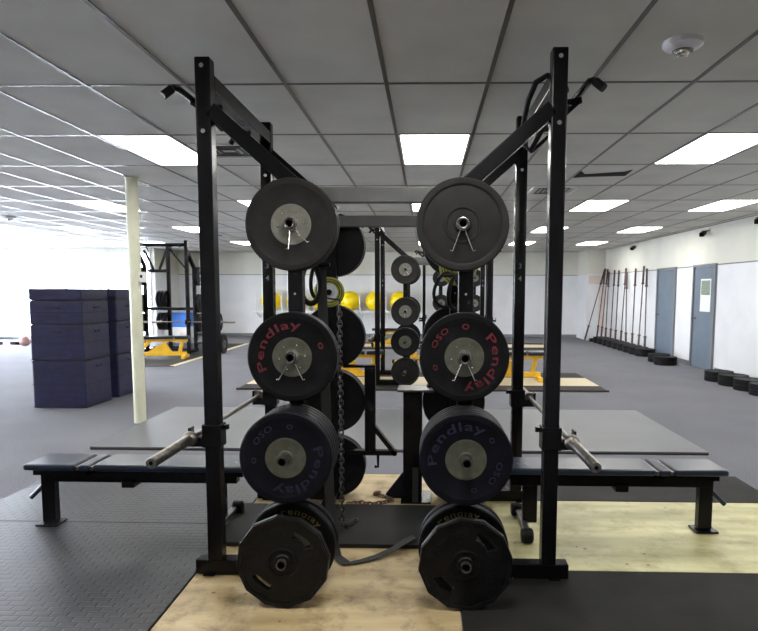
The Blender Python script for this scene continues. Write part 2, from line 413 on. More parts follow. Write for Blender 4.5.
# vents
def vent(x, y, w, l, label, dark=False):
    r = empty('ceiling_vent', (x, y, H-0.004)); f = MB(); mm = m_dframe if dark else m_white
    f.box((0, 0, -0.008), (w, 0.03, 0.004), mm).box((0, l-0.03, -0.008), (w, l, 0.004), mm).box((0, 0.03, -0.008), (0.03, l-0.03, 0.004), mm).box((w-0.03, 0.03, -0.008), (w, l-0.03, 0.004), mm)
    f.build('frame', r)
    k = MB()
    for q in range(1, 4):
        e = 0.03+q*0.055
        if e < w/2-0.02: 
            for lo, hi in (((e, e, -0.006), (w-e, e+0.02, 0.003)), ((e, l-e-0.02, -0.006), (w-e, l-e, 0.003)), ((e, e+0.02, -0.006), (e+0.02, l-e-0.02, 0.003)), ((w-e-0.02, e+0.02, -0.006), (w-e, l-e-0.02, 0.003))):
                k.box(lo, hi, m_greybeam)
    k.build('louver', r)
    tag(r, label, 'ceiling vent')
vent(GX0-2*TW+0.03, GY0+TL+0.3, 0.55, 0.55, 'square air diffuser beside the large light left of near left post')
vent(GX0+3*TW+0.3, GY0+3*TL+0.1, 0.55, 0.6, 'square air diffuser seen between the two right rack posts')
vent(GX0-7*TW+0.02, GY0+8.1*TL, 0.4, 0.6, 'dark ceiling vent above the far left rack', True)

# smoke detectors
def detector(loc, r, label):
    e = empty('smoke_detector', loc)
    MB().lathe([(0, 0), (r, 0), (r, -0.022), (r*0.9, -0.03), (r*0.55, -0.045), (0, -0.045)], m_detector, 32, 'Z').build('base', e)
    MB().lathe([(r*0.38, -0.044), (r*0.36, -0.06), (r*0.22, -0.072), (0, -0.075)], m_chrome, 24, 'Z').build('sensor_dome', e)
    k = MB().lathe([(r*0.56, -0.043), (r*0.5, -0.05), (r*0.42, -0.046)], m_dframe, 24, 'Z').build('grille', e)
    tag(e, label, 'smoke detector')
detector((1.27, 3.26, H), 0.095, 'round white smoke detector on the ceiling at upper right')
detector((-7.15, 10.6, H), 0.12, 'round detector on the ceiling at far left by the glare')

# windows (shop front at the far left, side windows further along the left wall)
def window(name, a, b_, z0, z1, n, frame=0.06):
    """glazed wall between plan points a and b_"""
    a = Vector(a); b_ = Vector(b_); d = (b_-a); L_ = d.length; d.normalize()
    rz = math.atan2(d.y, d.x)
    r = empty(name, (a.x, a.y, 0), rz); struct(r)
    f = MB()
    f.box((0, -0.03, z0), (L_, 0.03, z0+frame), m_mull).box((0, -0.03, z1-frame), (L_, 0.03, z1), m_mull)
    for k in range(n+1):
        x = L_*k/n; f.box((max(0, x-frame/2), -0.03, z0+frame), (min(L_, x+frame/2), 0.03, z1-frame), m_mull)
    f.build('window_frame', r)
    MB().box((0.01, -0.004, z0+frame), (L_-0.01, 0.004, z1-frame), m_glass).build('window_pane', r)
window('window_1', (XL, YS), (XS, YS), 0.05, 2.66, 4)
slab('wall_shopfront_base', (XL, YS-0.05, 0), (XS, YS+0.08, 0.05), m_dframe); slab('wall_shopfront_header', (XL, YS-0.05, 2.66), (XS, YS+0.08, H+0.02), m_wall)
window('window_2', (XL, 5.0), (XL, YS-0.3), 0.35, 2.6, 7)
slab('wall_left_base', (XL-0.15, YF, 0), (XL-0.05, YS, 0.35), m_wall); slab('wall_left_header', (XL-0.15, YF, 2.6), (XL+0.05, YS, H), m_wall)
slab('wall_left', (XL-0.15, YF, 0.35), (XL+0.03, 5.0, 2.6), m_wall); slab('wall_left_end', (XL-0.15, YS-0.3, 0.35), (XL+0.03, YS+0.1, 2.6), m_wall)

# doors in the right wall
def door(name, y0, y1, poster):
    r = empty(name, (XR, 0, 0)); struct(r)
    f = MB(); t = 0.055
    f.box((-0.045, y0-t, 0), (0, y0, 1.985), m_dframe, 0.004).box((-0.045, y1, 0), (0, y1+t, 1.985), m_dframe, 0.004).box((-0.045, y0-t, 1.985), (0, y1+t, 2.035), m_dframe, 0.004)
    f.build('door_frame', r)
    MB().box((-0.018, y0+0.004, 0.012), (-0.001, y1-0.004, 1.98), m_door).build('door_leaf', r)
    k = MB(); ky = y1-0.1
    k.lathe([(0.028, 0), (0.028, -0.012), (0.012, -0.018), (0.012, -0.045), (0.028, -0.055), (0.028, -0.075), (0, -0.082)], m_chrome, 20, 'X', (-0.018, ky, 0.98))
    k.build('door_knob', r)
    if poster: pass
    MB().box((-0.02, y0-t, 0), (0.0, y1+t, 0.01), m_greybeam).build('door_sill', r)
door('door_1', 13.72, 14.70, False); door('door_2', 11.84, 12.72, True)
r = empty('poster', (XR-0.021, 12.18, 1.12))
MB().box((-0.002, -0.20, 0), (0, 0.24, 0.63), m_paper).build('sheet', r); MB().box((-0.004, -0.17, 0.32), (-0.002, 0.21, 0.60), m_photo).build('picture', r)
tag(r, 'white poster with a green picture on the nearer blue door', 'poster')

# small black wall cameras/speakers high on the right wall
def wall_cam(y, z, label):
    r = empty('security_camera', (XR, y, z))
    MB().box((-0.03, -0.03, 0.02), (0, 0.03, 0.08), m_white, 0.004).bar((-0.02, 0, 0.05), (-0.12, 0, 0.0), 0.02, 0.02, m_dframe).build('bracket', r)
    MB().bar((-0.06, 0.08, 0.015), (-0.19, -0.09, -0.05), 0.085, 0.075, m_black, 0.01).build('housing', r)
    tag(r, label, 'camera', 'black cameras high on the right wall')
wall_cam(16.25, 2.63, 'small black camera high on the right wall above the standing barbells')
wall_cam(12.2, 2.63, 'small black camera high on the right wall above the poster door')
wall_cam(10.2, 2.66, 'small black camera on the right wall at the right edge of the photo')

# ------------------------------------------------------------------ lifting platforms and mats
def board(name, lo, hi, m, label, cat, group=None, bev=0.003):
    o = MB().box(lo, hi, m, bev).build(name); tag(o, label, cat, group); return o
G1 = 'boards and mats of the near platform'
board('plywood_board', (-1.225, 1.6, 0), (0.165, 5.0, 0.008), m_ply, 'bare plywood board on the floor between the near left and right racks', 'plywood', G1)
board('plywood_board', (0.17, 3.26, 0), (2.42, 4.38, 0.012), m_plyy, 'yellowish varnished plywood board under the near right bench', 'plywood', G1)
board('rubber_mat', (0.17, 1.6, 0), (2.9, 3.255, 0.014), m_mat, 'smooth black rubber mat at lower right in front of the right rack', 'rubber mat', G1)
board('rubber_mat', (0.17, 4.385, 0), (2.52, 5.02, 0.014), m_mat, 'dark rubber mat strip behind the yellow board on the right', 'rubber mat', G1)
board('rubber_mat', (-3.05, 1.6, 0), (-1.23, 3.86, 0.014), m_tread, 'treaded black rubber mat at lower left of the left rack', 'rubber mat', G1)
board('rubber_mat', (-3.05, 3.865, 0), (-1.23, 5.02, 0.014), m_tread, 'treaded rubber mat under the far side of the left bench', 'rubber mat', G1)
dk = empty('deck_board', (0, 0, 0))
MB().box((-1.27, 3.52, 0.014), (0.34, 4.2, 0.034), m_mat, 0.003).build('rubber_top', dk); MB().box((-1.268, 3.522, 0.008), (0.338, 4.198, 0.0142), m_edge).build('backing', dk)
tag(dk, 'dark rubber covered deck across the plywood between the racks', 'rubber mat', G1)
pf = empty('flooring_pad')
MB().box((-3.2, 5.72, 0.012), (2.62, 7.75, 0.03), m_matgrey, 0.003).build('rubber_top', pf); MB().box((-3.198, 5.722, 0), (2.618, 7.748, 0.013), m_edge).build('backing', pf)
tag(pf, 'plain grey rubber platform on the carpet behind the near racks', 'rubber mat')

def platform(name, x0, x1, y0, y1, ins, label, group='wood inlay lifting platforms'):
    r = empty(name, ((x0+x1)/2, y0, 0)); cx = (x0+x1)/2
    MB().box((x0-cx, 0, 0), (x1-cx, y1-y0, 0.004), m_edge).build('plywood_base', r)
    a, b2 = ins
    MB().box((x0-cx-0.002, -0.002, 0.004), (x1-cx+0.002, a, 0.013), m_mat, 0.003).build('rubber_border', r)
    MB().box((x0-cx-0.002, b2, 0.004), (x1-cx+0.002, y1-y0, 0.013), m_mat, 0.003).build('rubber_border', r)
    MB().box((x0-cx, -0.03, 0), (x1-cx, -0.003, 0.03), m_edge).build('edge_strip', r)
    MB().box((x0-cx, a+0.002, 0.004), (x1-cx, b2-0.002, 0.012), m_cream).build('wood_inlay', r)
    tag(r, label, 'lifting platform', group); return r
platform('lifting_platform', -2.9, 2.74, 9.33, 11.4, (0.5, 1.42), 'long lifting platform with a pale wood inlay under the second pair of racks')
pl3 = platform('lifting_platform', -2.3, 3.3, 16.0, 17.9, (0.5, 1.4), 'farthest lifting platform with wood inlay under the distant racks')
r = empty('lifting_platform', (0, 0, 0))
MB().box((-7.4, 12.1, 0), (-5.11, 17.3, 0.012), m_mat, 0.003).build('rubber_top', r); MB().box((-5.105, 12.1, 0), (-5.0, 17.3, 0.012), m_cream).build('wood_strip', r)
MB().box((-7.4, 12.07, 0), (-5.0, 12.098, 0.014), m_edge).build('edge_strip', r)
tag(r, 'rubber platform with a pale wood strip on its right under the far left rack', 'lifting platform', 'wood inlay lifting platforms')

# ------------------------------------------------------------------ racks
def make_rack(s):
    """half rack with sloped braces and plate pegs, its bench side towards s*X; local origin: middle line between the paired racks, near face"""
    r = empty('power_rack'); T = 0.0765; W = 1.2755
    xf, xs = s*0.880, s*0.433
    HF, HS = (2.665 if s < 0 else 2.698), 2.11
    for yc in (T/2, W-T/2):
        u_ = MB(); u_.box((xf-T/2, yc-T/2, 0.09), (xf+T/2, yc+T/2, HF), m_black, 0.006)
        z = 0.35       # adjustment holes on the inner side face
        while z < 2.5 and yc > 1:
            u_.lathe([(0, 0), (0.012, 0), (0.014, 0.002)], m_dark, 10, 'X', (xf-s*(T/2+0.0012), yc, z)); z += 0.0762
        o = u_.build('upright', r)
        for z in (HF-0.045, HF-0.36): MB().lathe([(0, -0.008), (0.011, -0.008), (0.013, 0), (0.0131, 0.001)], m_chrome, 12, 'Y', (xf, yc-T/2, z)).build('bolt', o)
        u_ = MB(); u_.box((xs-T/2, yc-T/2, 0.09), (xs+T/2, yc+T/2, HS-0.04), m_black, 0.006); o = u_.build('upright', r)
        bo = MB()
        for z in (1.50,): bo.lathe([(0, -0.004), (0.006, -0.004), (0.007, 0), (0.0071, 0.001)], m_chrome, 10, 'Y', (xs, yc-T/2, z))
        bo.build('bolt', o)
        # base foot and sloped brace
        lo, hi = sorted((s*0.36, s*0.985))
        MB().box((lo, yc-T/2-0.001, 0.014), (hi, yc+T/2+0.001, 0.092), m_black, 0.005).build('base_beam', r)
        MB().bar((xf-s*0.03, yc, 2.415+(0.035 if yc > 1 else 0)), (xs-s*0.02, yc, 2.03+(0.035 if yc > 1 else 0)), T*0.98, T, m_black, 0.005, (0, 1, 0)).build('brace', r)
        f_ = MB(); f_.box((xf-s*0.0+min(0, s*0.06), yc-T/2-0.02, 0.012), (xf+max(0, s*0.06), yc-T/2, 0.018), m_black)
        f_.build('foot_plate', r)
    MB().box((xf-T/2+0.001, T, 2.52), (xf+T/2-0.001, W-T, 2.60), m_black, 0.005).build('cross_member', r)
    MB().box((xs-T/2+0.001, T, 1.02), (xs+T/2-0.001, W-T, 1.09), m_black, 0.005).build('cross_member', r)
    MB().box((xs-T/2+0.001, T, 0.036), (xs+T/2-0.001, W-T, 0.092), m_black, 0.005).build('cross_member', r)
    # pull-up bar on brackets outside the front uprights, its end bent to a grip
    xo = xf+s*0.195; zb = 2.56 if s < 0 else 2.585; p = MB()
    p.tube([(xo+s*0.035, 0.10, zb-0.045), (xo+s*0.0, 0.125, zb-0.006), (xo-s*0.014, 0.16, zb), (xo-s*0.02, 0.6, zb), (xo-s*0.02, W-0.16, zb), (xo+s*0.0, W-0.12, zb-0.006), (xo+s*0.035, W-0.10, zb-0.045)], 0.017, m_black, 12)
    pb = p.build('pull_up_bar', r)
    gp = MB(); gp.tube([(xo+s*0.043, 0.094, zb-0.055), (xo+s*0.006, 0.121, zb-0.013)], 0.022, m_rubber, 12); gp.build('grip', pb)
    for yc in (0.36, W-0.36):
        q = MB(); q.bar((xf+s*0.02, yc, 2.52), (xo-s*0.005, yc, 2.55), 0.03, 0.03, m_black); q.bar((xf+s*0.02, yc, 2.40), (xo-s*0.02, yc, 2.54), 0.022, 0.022, m_black)
        q.build('bar_bracket', r)
    # plate pegs
    for z, dxl, dxr, pl in ((1.838, 0.006, -0.026, 0.15), (1.187, 0.0, -0.008, 0.15), (0.715, -0.006, -0.006, 0.325), (0.234, -0.008, -0.008, 0.365)):
        for near in (0, 1):
            p = MB(); dx = (dxl if s < 0 else dxr)
            if near: p.lathe([(0.018, 0.003-pl), (0.0245, -pl), (0.0245, 0), (0.034, 0), (0.034, 0.002)], m_peg, 20, 'Y', (xs+dx, 0, z)); p.lathe([(0, 0.05-pl), (0.018, 0.05-pl), (0.018, 0.0029-pl)], m_dark, 20, 'Y', (xs+dx, 0, z))
            else: p.lathe([(0.034, -0.002), (0.034, 0), (0.0245, 0), (0.0245, 0.255), (0, 0.255)], m_peg, 20, 'Y', (xs, W, z))
            p.build('plate_peg', r)
    # bar cups on the front uprights
    for yc in (T/2, W-T/2):
        j = MB(); x1 = xf+s*T/2
        j.box((min(xf-T/2-0.012, xf+T/2+0.012), yc-T/2-0.008, 0.70), (max(xf-T/2-0.012, xf+T/2+0.012), yc+T/2+0.008, 0.82), m_black, 0.004)
        lo, hi = sorted((x1, x1+s*0.085)); j.box((lo, yc-0.03, 0.70), (hi, yc+0.03, 0.745), m_black, 0.004)
        lo, hi = sorted((x1+s*0.077, x1+s*0.09)); j.box((lo, yc-0.03, 0.70), (hi, yc+0.03, 0.80), m_black, 0.003)
        lo, hi = sorted((xf-s*T/2, xf-s*(T/2+0.04))); j.box((lo, yc-0.012, 0.79), (hi, yc+0.012, 0.815), m_black)
        j.build('bar_cup', r)
    # short row of stamped number marks on the far front upright's near face
    for k, ch in enumerate(('4', '3')):
        me = text_mesh(ch, 0.05); bm = bmesh.new(); bm.from_mesh(me)
        for v in bm.verts: v.co = Vector((v.co.x+xf, W-T-0.0012-v.co.z, v.co.y+(1.60+k*0.085)*1.0))
        bm.to_mesh(me); bm.free(); me.materials.clear(); me.materials.append(m_greytxt)
        o = bpy.data.objects.new('number_mark', me); COL.objects.link(o); o.parent = r
    return r
rackL = make_rack(-1); rackR = make_rack(1)
racks = [(rackL, (-0.237, 3.15), 'near left black power rack holding the grey-hubbed plates and left barbell'),
         (rackR, (-0.237, 3.15), 'near right black power rack, its bench side toward the right wall')]
for r_, (x, y), lb in racks: r_.location = (x, y, 0); tag(r_, lb, 'power rack', 'near pair of power racks')
def rack_copy(src, x, y, lb, grp, rz=0):
    c = copy_tree(src); c.location = (x, y, 0); c.rotation_euler.z = rz; tag(c, lb, 'power rack', grp); return c
rack_copy(rackL, 0.095, 9.80, 'left rack of the second pair, seen in the gap between the near racks', 'second pair of power racks')
rack_copy(rackR, 0.095, 9.80, 'right rack of the second pair, mostly behind the near right rack plates', 'second pair of power racks')
rack_copy(rackL, 0.80, 16.3, 'left rack of the farthest pair, its plates just left of the near right stack', 'farthest pair of power racks')
rack_copy(rackR, 0.80, 16.3, 'right rack of the farthest pair, hidden behind the right hand plates', 'farthest pair of power racks')
rack_copy(rackL, -5.60, 15.42, 'far left power rack standing beyond the cream post by the blue bin', 'racks along the left side', PI/2)

# crossbeams joining the two racks of a pair
def crossbeam(x, y, lb, z=1.995):
    r = empty('connecting_beam', (x, y, z)); w = 0.433-0.0765/2-0.001
    MB().box((-w, 0.0, -0.038), (w, 0.06, 0.038), m_greybeam, 0.004).build('beam', r)
    for s in (-1, 1):
        MB().box((min(s*w, s*(w-0.012)), -0.006, -0.06), (max(s*w, s*(w-0.012)), 0.066, 0.06), m_black).build('end_plate', r)
    tag(r, lb, 'crossbeam', 'beams joining the paired racks')
crossbeam(-0.237, 3.158, 'grey crossbeam joining the tops of the near racks, nearest and highest in view')
crossbeam(-0.237, 3.15+1.2, 'dark crossbeam joining the far uprights of the near racks')
crossbeam(0.095, 9.81, 'grey crossbeam joining the second pair of racks')
crossbeam(0.095, 11.0, 'crossbeam joining the far uprights of the second rack pair')
crossbeam(0.80, 16.31, 'grey crossbeam joining the farthest pair of racks')

# ------------------------------------------------------------------ weight plates (face towards -Y, origin on the face centre)
def bumper(R_=0.225, t=0.06, rub=None, hub=None, hubr=0.099, txt=None, bolts=True, name='bumper_plate'):
    rub = rub or m_rubber; p = MB(); hr = 0.026
    rim = R_-0.028; b2 = hubr+0.012 if hub else 0.05
    prof = [(hubr-0.002 if hub else hr, 0.006 if not hub else 0.004), (b2, 0.003), (rim-0.009, 0.004), (rim-0.003, 0.0005), (rim, 0.0), (R_-0.006, 0.0), (R_, 0.006), (R_, t-0.006), (R_-0.006, t), (rim, t), (hr, t-0.004)]
    if not hub: prof = [(hr, -0.002), (0.038, -0.002), (0.044, 0.007), (0.075, 0.007), (0.079, 0.002), (0.088, 0.002), (0.092, 0.006), (rim-0.010, 0.0085), (rim-0.003, 0.001), (rim, 0), (R_-0.006, 0.0), (R_, 0.006), (R_, t-0.006), (R_-0.006, t), (rim, t), (hr, t-0.004)]
    p.lathe(prof, rub, 64)
    p.lathe([(hr, t-0.004), (hr, prof[0][1])], rub, 24)
    o = p.build(name)
    if hub:
        h = MB(); h.lathe([(hr, -0.001), (hr+0.008, -0.001), (hr+0.011, 0.002), (hubr-0.014, 0.003), (hubr-0.008, 0.001), (hubr, 0.002), (hubr, 0.01)], hub, 48)
        if bolts:
            for a in range(6):
                an = a*PI/3+0.4; h.lathe([(0, -0.003), (0.004, -0.003), (0.006, 0.0), (0.0061, 0.003)], m_chrome, 10, 'Y', (0.065*math.sin(an), 0, 0.065*math.cos(an)))
        h.build('hub', o)
    if txt:
        for body, size, rr, ang, mm, wd in txt: arc_text(body, size, rr, math.radians(ang), 0.0035, mm, o, 'lettering', wd)
    return o
def iron_plate():
    """twelve-sided iron plate with two grip slots and a raised hub"""
    R_ = 0.222; n = 12; bm = bmesh.new(); seg = 96; t = 0.042
    def poly_r(a):
        k = (a % (2*PI/n)) - PI/n; return R_*math.cos(PI/n)/math.cos(k)
    # face drawn as a filled curve with holes
    cu = bpy.data.curves.new('iron_face', 'CURVE'); cu.dimensions = '2D'; cu.fill_mode = 'BOTH'; cu.extrude = t/2-0.006; cu.bevel_depth = 0.006; cu.bevel_resolution = 1
    def spl(pts):
        s = cu.splines.new('POLY'); s.points.add(len(pts)-1)
        for q, (x, y) in enumerate(pts): s.points[q].co = (x, y, 0, 1)
        s.use_cyclic_u = True
    spl([(R_*0.985*math.cos(2*PI*k/n+0.13), R_*0.985*math.sin(2*PI*k/n+0.13)) for k in range(n)])
    spl([(0.03*math.cos(2*PI*k/24), 0.03*math.sin(2*PI*k/24)) for k in range(24)])
    for base in (math.radians(50), math.radians(225)):
        pts = []
        for k in range(9): a = base-0.40+0.80*k/8; pts.append((0.168*math.cos(a), 0.163*math.sin(a)))
        for k in range(9): a = base+0.34-0.68*k/8; pts.append((0.116*math.cos(a), 0.122*math.sin(a)))
        spl(pts)
    o = bpy.data.objects.new('tmp', cu); COL.objects.link(o)
    dg = bpy.context.evaluated_depsgraph_get(); dg.update()
    me = bpy.data.meshes.new_from_object(o.evaluated_get(dg)); bpy.data.objects.remove(o); bpy.data.curves.remove(cu)
    me.name = 'iron_plate'; me.transform(Matrix.Translation((0, t/2+0.006, 0)) @ Matrix.Rotation(PI/2, 4, 'X')); me.materials.clear(); me.materials.append(m_iron)
    for p_ in me.polygons: p_.use_smooth = False
    p = bpy.data.objects.new('iron_plate', me); COL.objects.link(p)
    b = MB()
    b.lathe([(0.0255, -0.004), (0.036, -0.004), (0.040, 0.0), (0.043, 0.007), (0.062, 0.0065), (0.066, 0.0), (0.070, 0.0), (0.073, 0.0075)], m_iron, 48)
    b.build('hub', p)
    b = MB(); q = []
    for k in range(n):
        a0 = 2*PI*k/n+0.13; a1 = 2*PI*(k+1)/n+0.13
        for rr in (1,): q.append((a0, a1))
    R0, R1 = R_*0.925, R_*0.995
    for a0, a1 in q:
        b.poly([(R0*math.cos(a0), 0.006, R0*math.sin(a0)), (R1*math.cos(a0), 0.004, R1*math.sin(a0)), (R1*math.cos(a1), 0.004, R1*math.sin(a1)), (R0*math.cos(a1), 0.006, R0*math.sin(a1))], m_iron, (0, -0.006, 0))
    b.build('rim', p)
    arc_text('YORK', 0.055, 0.150, math.radians(100), 0.0035, m_iron, p, 'raised_lettering', 1.05)
    arc_text('45', 0.055, 0.150, math.radians(168), 0.0035, m_iron, p, 'raised_lettering', 1.0)
    arc_text('BARBELL', 0.045, 0.150, math.radians(-42), 0.0035, m_iron, p, 'raised_lettering', 1.0)
    return p
RED = [('Pendlay', 0.062, 0.160, 112, m_red, 1.75), ('OSO', 0.042, 0.160, -52, m_red, 1.3), ('o', 0.06, 0.158, 2, m_red, 1.3), ('o', 0.05, 0.158, -110, m_red, 1.3)]
REDL = [('Pendlay', 0.06, 0.160, -52, m_red, 1.8), ('o', 0.055, 0.158, 68, m_red, 1.3)]
BLU = [('Pendlay', 0.062, 0.160, -35, m_blue, 1.75), ('OSO', 0.042, 0.160, 115, m_blue, 1.3), ('o', 0.05, 0.158, 52, m_blue, 1.3), ('o', 0.05, 0.158, 165, m_blue, 1.3)]
BLUL = [('Pendlay', 0.062, 0.160, 135, m_blue, 1.75), ('OSO', 0.042, 0.160, -45, m_blue, 1.3), ('o', 0.05, 0.158, 8, m_blue, 1.3), ('o', 0.05, 0.158, -95, m_blue, 1.3)]
YEL = [('Pendlay', 0.05, 0.185, -10, m_ylett, 1.3)]
P = {}
def pk(key, **kw): P[key] = [bumper(**kw), False]
pk('grey_hub', rub=m_rubber_grey, hub=mat('pale_zinc_hub', (0.15, 0.15, 0.125), 0.5, 0.2, 0.12, 25), t=0.055)
pk('grey_plain', rub=m_rubber_grey, hub=None, t=0.055)
pk('redR', hub=m_hub, txt=RED, t=0.05); pk('redL', hub=m_hub, txt=REDL, t=0.045)
pk('bluR', rub=m_rubber_navy, hub=m_hub, txt=BLU, t=0.05, bolts=False); pk('bluL', rub=m_rubber_navy, hub=m_hub, txt=BLUL, t=0.05, bolts=False)
pk('yel', hub=m_hub, txt=YEL, t=0.06); pk('plain', hub=m_hub, t=0.05, bolts=False); pk('plain_thin', hub=None, t=0.04)
P['iron'] = [iron_plate(), False]
pk('yellow', R_=0.13, t=0.03, rub=m_yplate, hub=m_whitehub, hubr=0.075, bolts=False, name='change_plate')
P['yellow_big'] = [bumper(R_=0.125, t=0.028, rub=m_yplate, name='change_plate'), False]
def rings(pl, rs):
    b = MB()
    for r_ in rs: b.lathe([(r_, 0.006), (r_, -0.0012), (r_+0.006, -0.0012), (r_+0.006, 0.006)], m_dark, 40)
    o = b.build('groove_rings', pl); return o
rings(P['yellow_big'][0], (0.05, 0.07, 0.09, 0.106)); rings(P['yellow'][0], (0.088, 0.108))
def put(key, loc, label, group, ry=0.0, rz=0.0, cat='weight plate'):
    src, used = P[key]
    if used:
        o = copy_tree(src)
    else: o = src; P[key][1] = True
    o.location = loc; o.rotation_euler = (0, ry, rz); tag(o, label, cat, group); return o

def spring_clip(loc, label, spread=0.45, tilt=0.0, ln=0.125, group='spring clips on the rack pegs'):
    """loc: peg axis, y of the plate face"""
    e = empty('spring_clip', loc)
    pts = []
    for k in range(40):
        a = 2*PI*2.6*k/39; pts.append((0.030*math.sin(a), -0.005-0.022*k/39, 0.030*math.cos(a)))
    MB().tube(pts, 0.0034, m_chrome, 8).build('coil', e)
    for s in (-1, 1):
        a = tilt+s*spread; d = Vector((math.sin(a), 0, -math.cos(a)))
        p0 = d*0.028+Vector((0, -0.012, 0)); p1 = d*ln+Vector((0, -0.035, 0)); p2 = p1+Vector((s*0.012, -0.004, 0.004))
        MB().tube([p0, p1, p2], 0.0036, m_chrome, 8).build('handle', e)
    tag(e, label, 'spring clip', group)

XLp, XRp, Yn, W_ = -0.67, 0.196, 3.15, 1.2755
def stack_near(x, z, items, grp, gap=0.002):
    """items from the outermost (nearest camera) to the rack"""
    tot = sum(it[1] for it in items)+gap*len(items); y = Yn-tot-0.004
    y0 = y
    for key, th, lb in items:
        put(key, (x, y, z), lb, grp, ry=0 if key in ('redR', 'redL', 'bluR', 'bluL', 'yel', 'iron') else random.uniform(-3, 3)); y += th+gap
    return y0
# plates hang on the pegs: hole slightly larger than the peg
dz = -0.001
gL, gR = 'plates on the near side of the left rack', 'plates on the near side of the right rack'
y = stack_near(XLp+0.006, 1.838+dz, [('grey_hub', 0.055, 'faded grey-black bumper plate with pale hub, topmost on the left rack'), ('plain_thin', 0.04, 'black plate directly behind the topmost plate of the left rack')], gL)
spring_clip((XLp+0.006, y, 1.838), 'spring clip on the topmost peg of the left rack', 0.40, 0.36)
y = stack_near(XRp-0.026, 1.838+dz, [('grey_plain', 0.055, 'faded plain bumper plate without pale hub, topmost on the right rack'), ('plain_thin', 0.04, 'black plate directly behind the topmost plate of the right rack')], gR)
spring_clip((XRp-0.026, y, 1.838), 'spring clip on the topmost peg of the right rack', 0.36, 0.0, 0.14)
y = stack_near(XLp, 1.187+dz, [('redL', 0.045, 'black bumper plate with dull red lettering, second from top on the left rack'), ('plain_thin', 0.04, 'black plate behind the dull red lettered plate of the left rack')], gL)
spring_clip((XLp, y, 1.187), 'spring clip on the left rack peg with red lettered plate', 0.5)
y = stack_near(XRp-0.008, 1.187+dz, [('redR', 0.05, 'black bumper plate with bright red lettering, second from top on the right rack')], gR)
spring_clip((XRp-0.008, y, 1.187), 'spring clip on the right rack peg with red lettered plate', 0.42)
for x, sd, gg, k0 in ((XLp-0.006, 'left', gL, 'bluL'), (XRp-0.006, 'right', gR, 'bluR')):
    stack_near(x, 0.715+dz, [(k0, 0.05, 'navy lettered bumper plate at the front of the %s rack thick stack' % sd)] +
      [(k, t, '%s plate back in the thick stack on the %s rack' % (w, sd)) for k, t, w in (('plain', 0.05, 'second'), ('plain', 0.05, 'third'), ('plain_thin', 0.04, 'fourth'), ('plain_thin', 0.04, 'fifth'))], gg)
for x, sd, gg in ((XLp-0.008, 'left', gL), (XRp-0.008, 'right', gR)):
    put('iron', (x, Yn-0.335, 0.234+dz), 'twelve-sided black iron plate with grip slots, lowest on the %s rack' % sd, gg)
    put('yel', (x, Yn-0.155, 0.234+dz), 'bumper plate with yellowish lettering behind the iron plate on the %s rack' % sd, gg, ry=0.0 if sd == 'right' else 0.5)
    put('plain', (x, Yn-0.075, 0.234+dz), 'innermost plate on the lowest near peg of the %s rack' % sd, gg)
# far side pegs of the near racks (plates face away)
def stack_far(x, z, y, items, grp):
    for key, th, lb in items:
        put(key, (x, y+th, z), lb, grp, rz=PI); y += th+0.002
yF = Yn+W_+0.004
for x, sd in ((XLp, 'left'), (XRp, 'right')):
    gg = 'plates on the far side of the %s rack' % sd
    nm = {1.838: 'topmost', 1.187: 'upper middle', 0.715: 'lower middle', 0.234: 'lowest'}
    for z, items in ((1.838, [('plain', .05), ('plain_thin', .04), ('plain_thin', .04)]), (1.187, [('plain', .05), ('plain', .05)]), (0.715, [('plain', .05), ('plain_thin', .04), ('plain_thin', .04)]), (0.234, [('plain', .05), ('plain', .05)])):
        its = [(k, t, 'plate on the %s far side peg, near %s rack, %s' % (nm[z], sd, ['innermost', 'second one out', 'third one out'][q])) for q, (k, t) in enumerate(items)]
        stack_far(x, z+dz, yF, its, gg)
# plates on the second and the farthest racks
def fill_rack(xc, y, grp, where, sides=(-1, 1), far=True):
    for s in sides:
        sd = 'left' if s < 0 else 'right'
        for z, n, nm in ((1.838, 2, 'topmost'), (1.187, 2, 'second from top'), (0.715, 3, 'third from top'), (0.234, 1, 'lowest')):
            yy = y-0.004
            for q in range(n):
                yy -= 0.052
                key = 'grey_hub' if (q == n-1 and z > 1) else 'plain'
                if z < 0.3: key = 'grey_plain'
                put(key, (xc+s*0.433, yy-(0.005 if key[:4] == 'grey' else 0), z+dz), 'small distant plate, %s %s, %s rack of the %s' % (nm, 'in front' if q == n-1 else 'behind the front one' if q == n-2 else 'innermost', sd, where), grp)
            if s < 0 and z > 1 and y < 12:
                spring_clip((xc+s*0.433, yy-0.006, z), 'tiny spring clip on the %s peg of second pair left rack' % nm, 0.35, 0.2, 0.09, 'spring clips on the second racks')
        if far:
            for z, nm in ((1.838, 'topmost'), (1.187, 'second from top'), (0.715, 'third from top')):
                put('plain', (xc+s*0.433, y+W_+0.055, z+dz), 'plate on the far side, %s peg, %s rack of the %s' % (nm, sd, where), grp, rz=PI)
fill_rack(0.095, 9.80, 'plates on the second pair of racks', 'second pair')
fill_rack(0.80, 16.3, 'plates on the farthest pair of racks', 'farthest pair', far=False)

# plates on the pegs of the far left rack (rotated a quarter turn: pegs run along X)
for z, nm in ((1.838, 'upper'), (1.187, 'middle'), (0.715, 'lower')):
    for side in (0, 1):
        x = -5.60+0.058 if side == 0 else -5.60-W_-0.058
        put('plain', (x, 15.42-0.433, z+dz), 'edge-on plate on the %s %s peg of the far left rack' % (nm, 'right' if side == 0 else 'left'), 'plates on the far left rack', rz=PI/2 if side == 0 else -PI/2)
        put('plain_thin', (x+(0.045 if side == 0 else -0.045), 15.42-0.433, z+dz), 'second edge-on plate on the %s %s peg of the far left rack' % (nm, 'right' if side == 0 else 'left'), 'plates on the far left rack', rz=PI/2 if side == 0 else -PI/2)

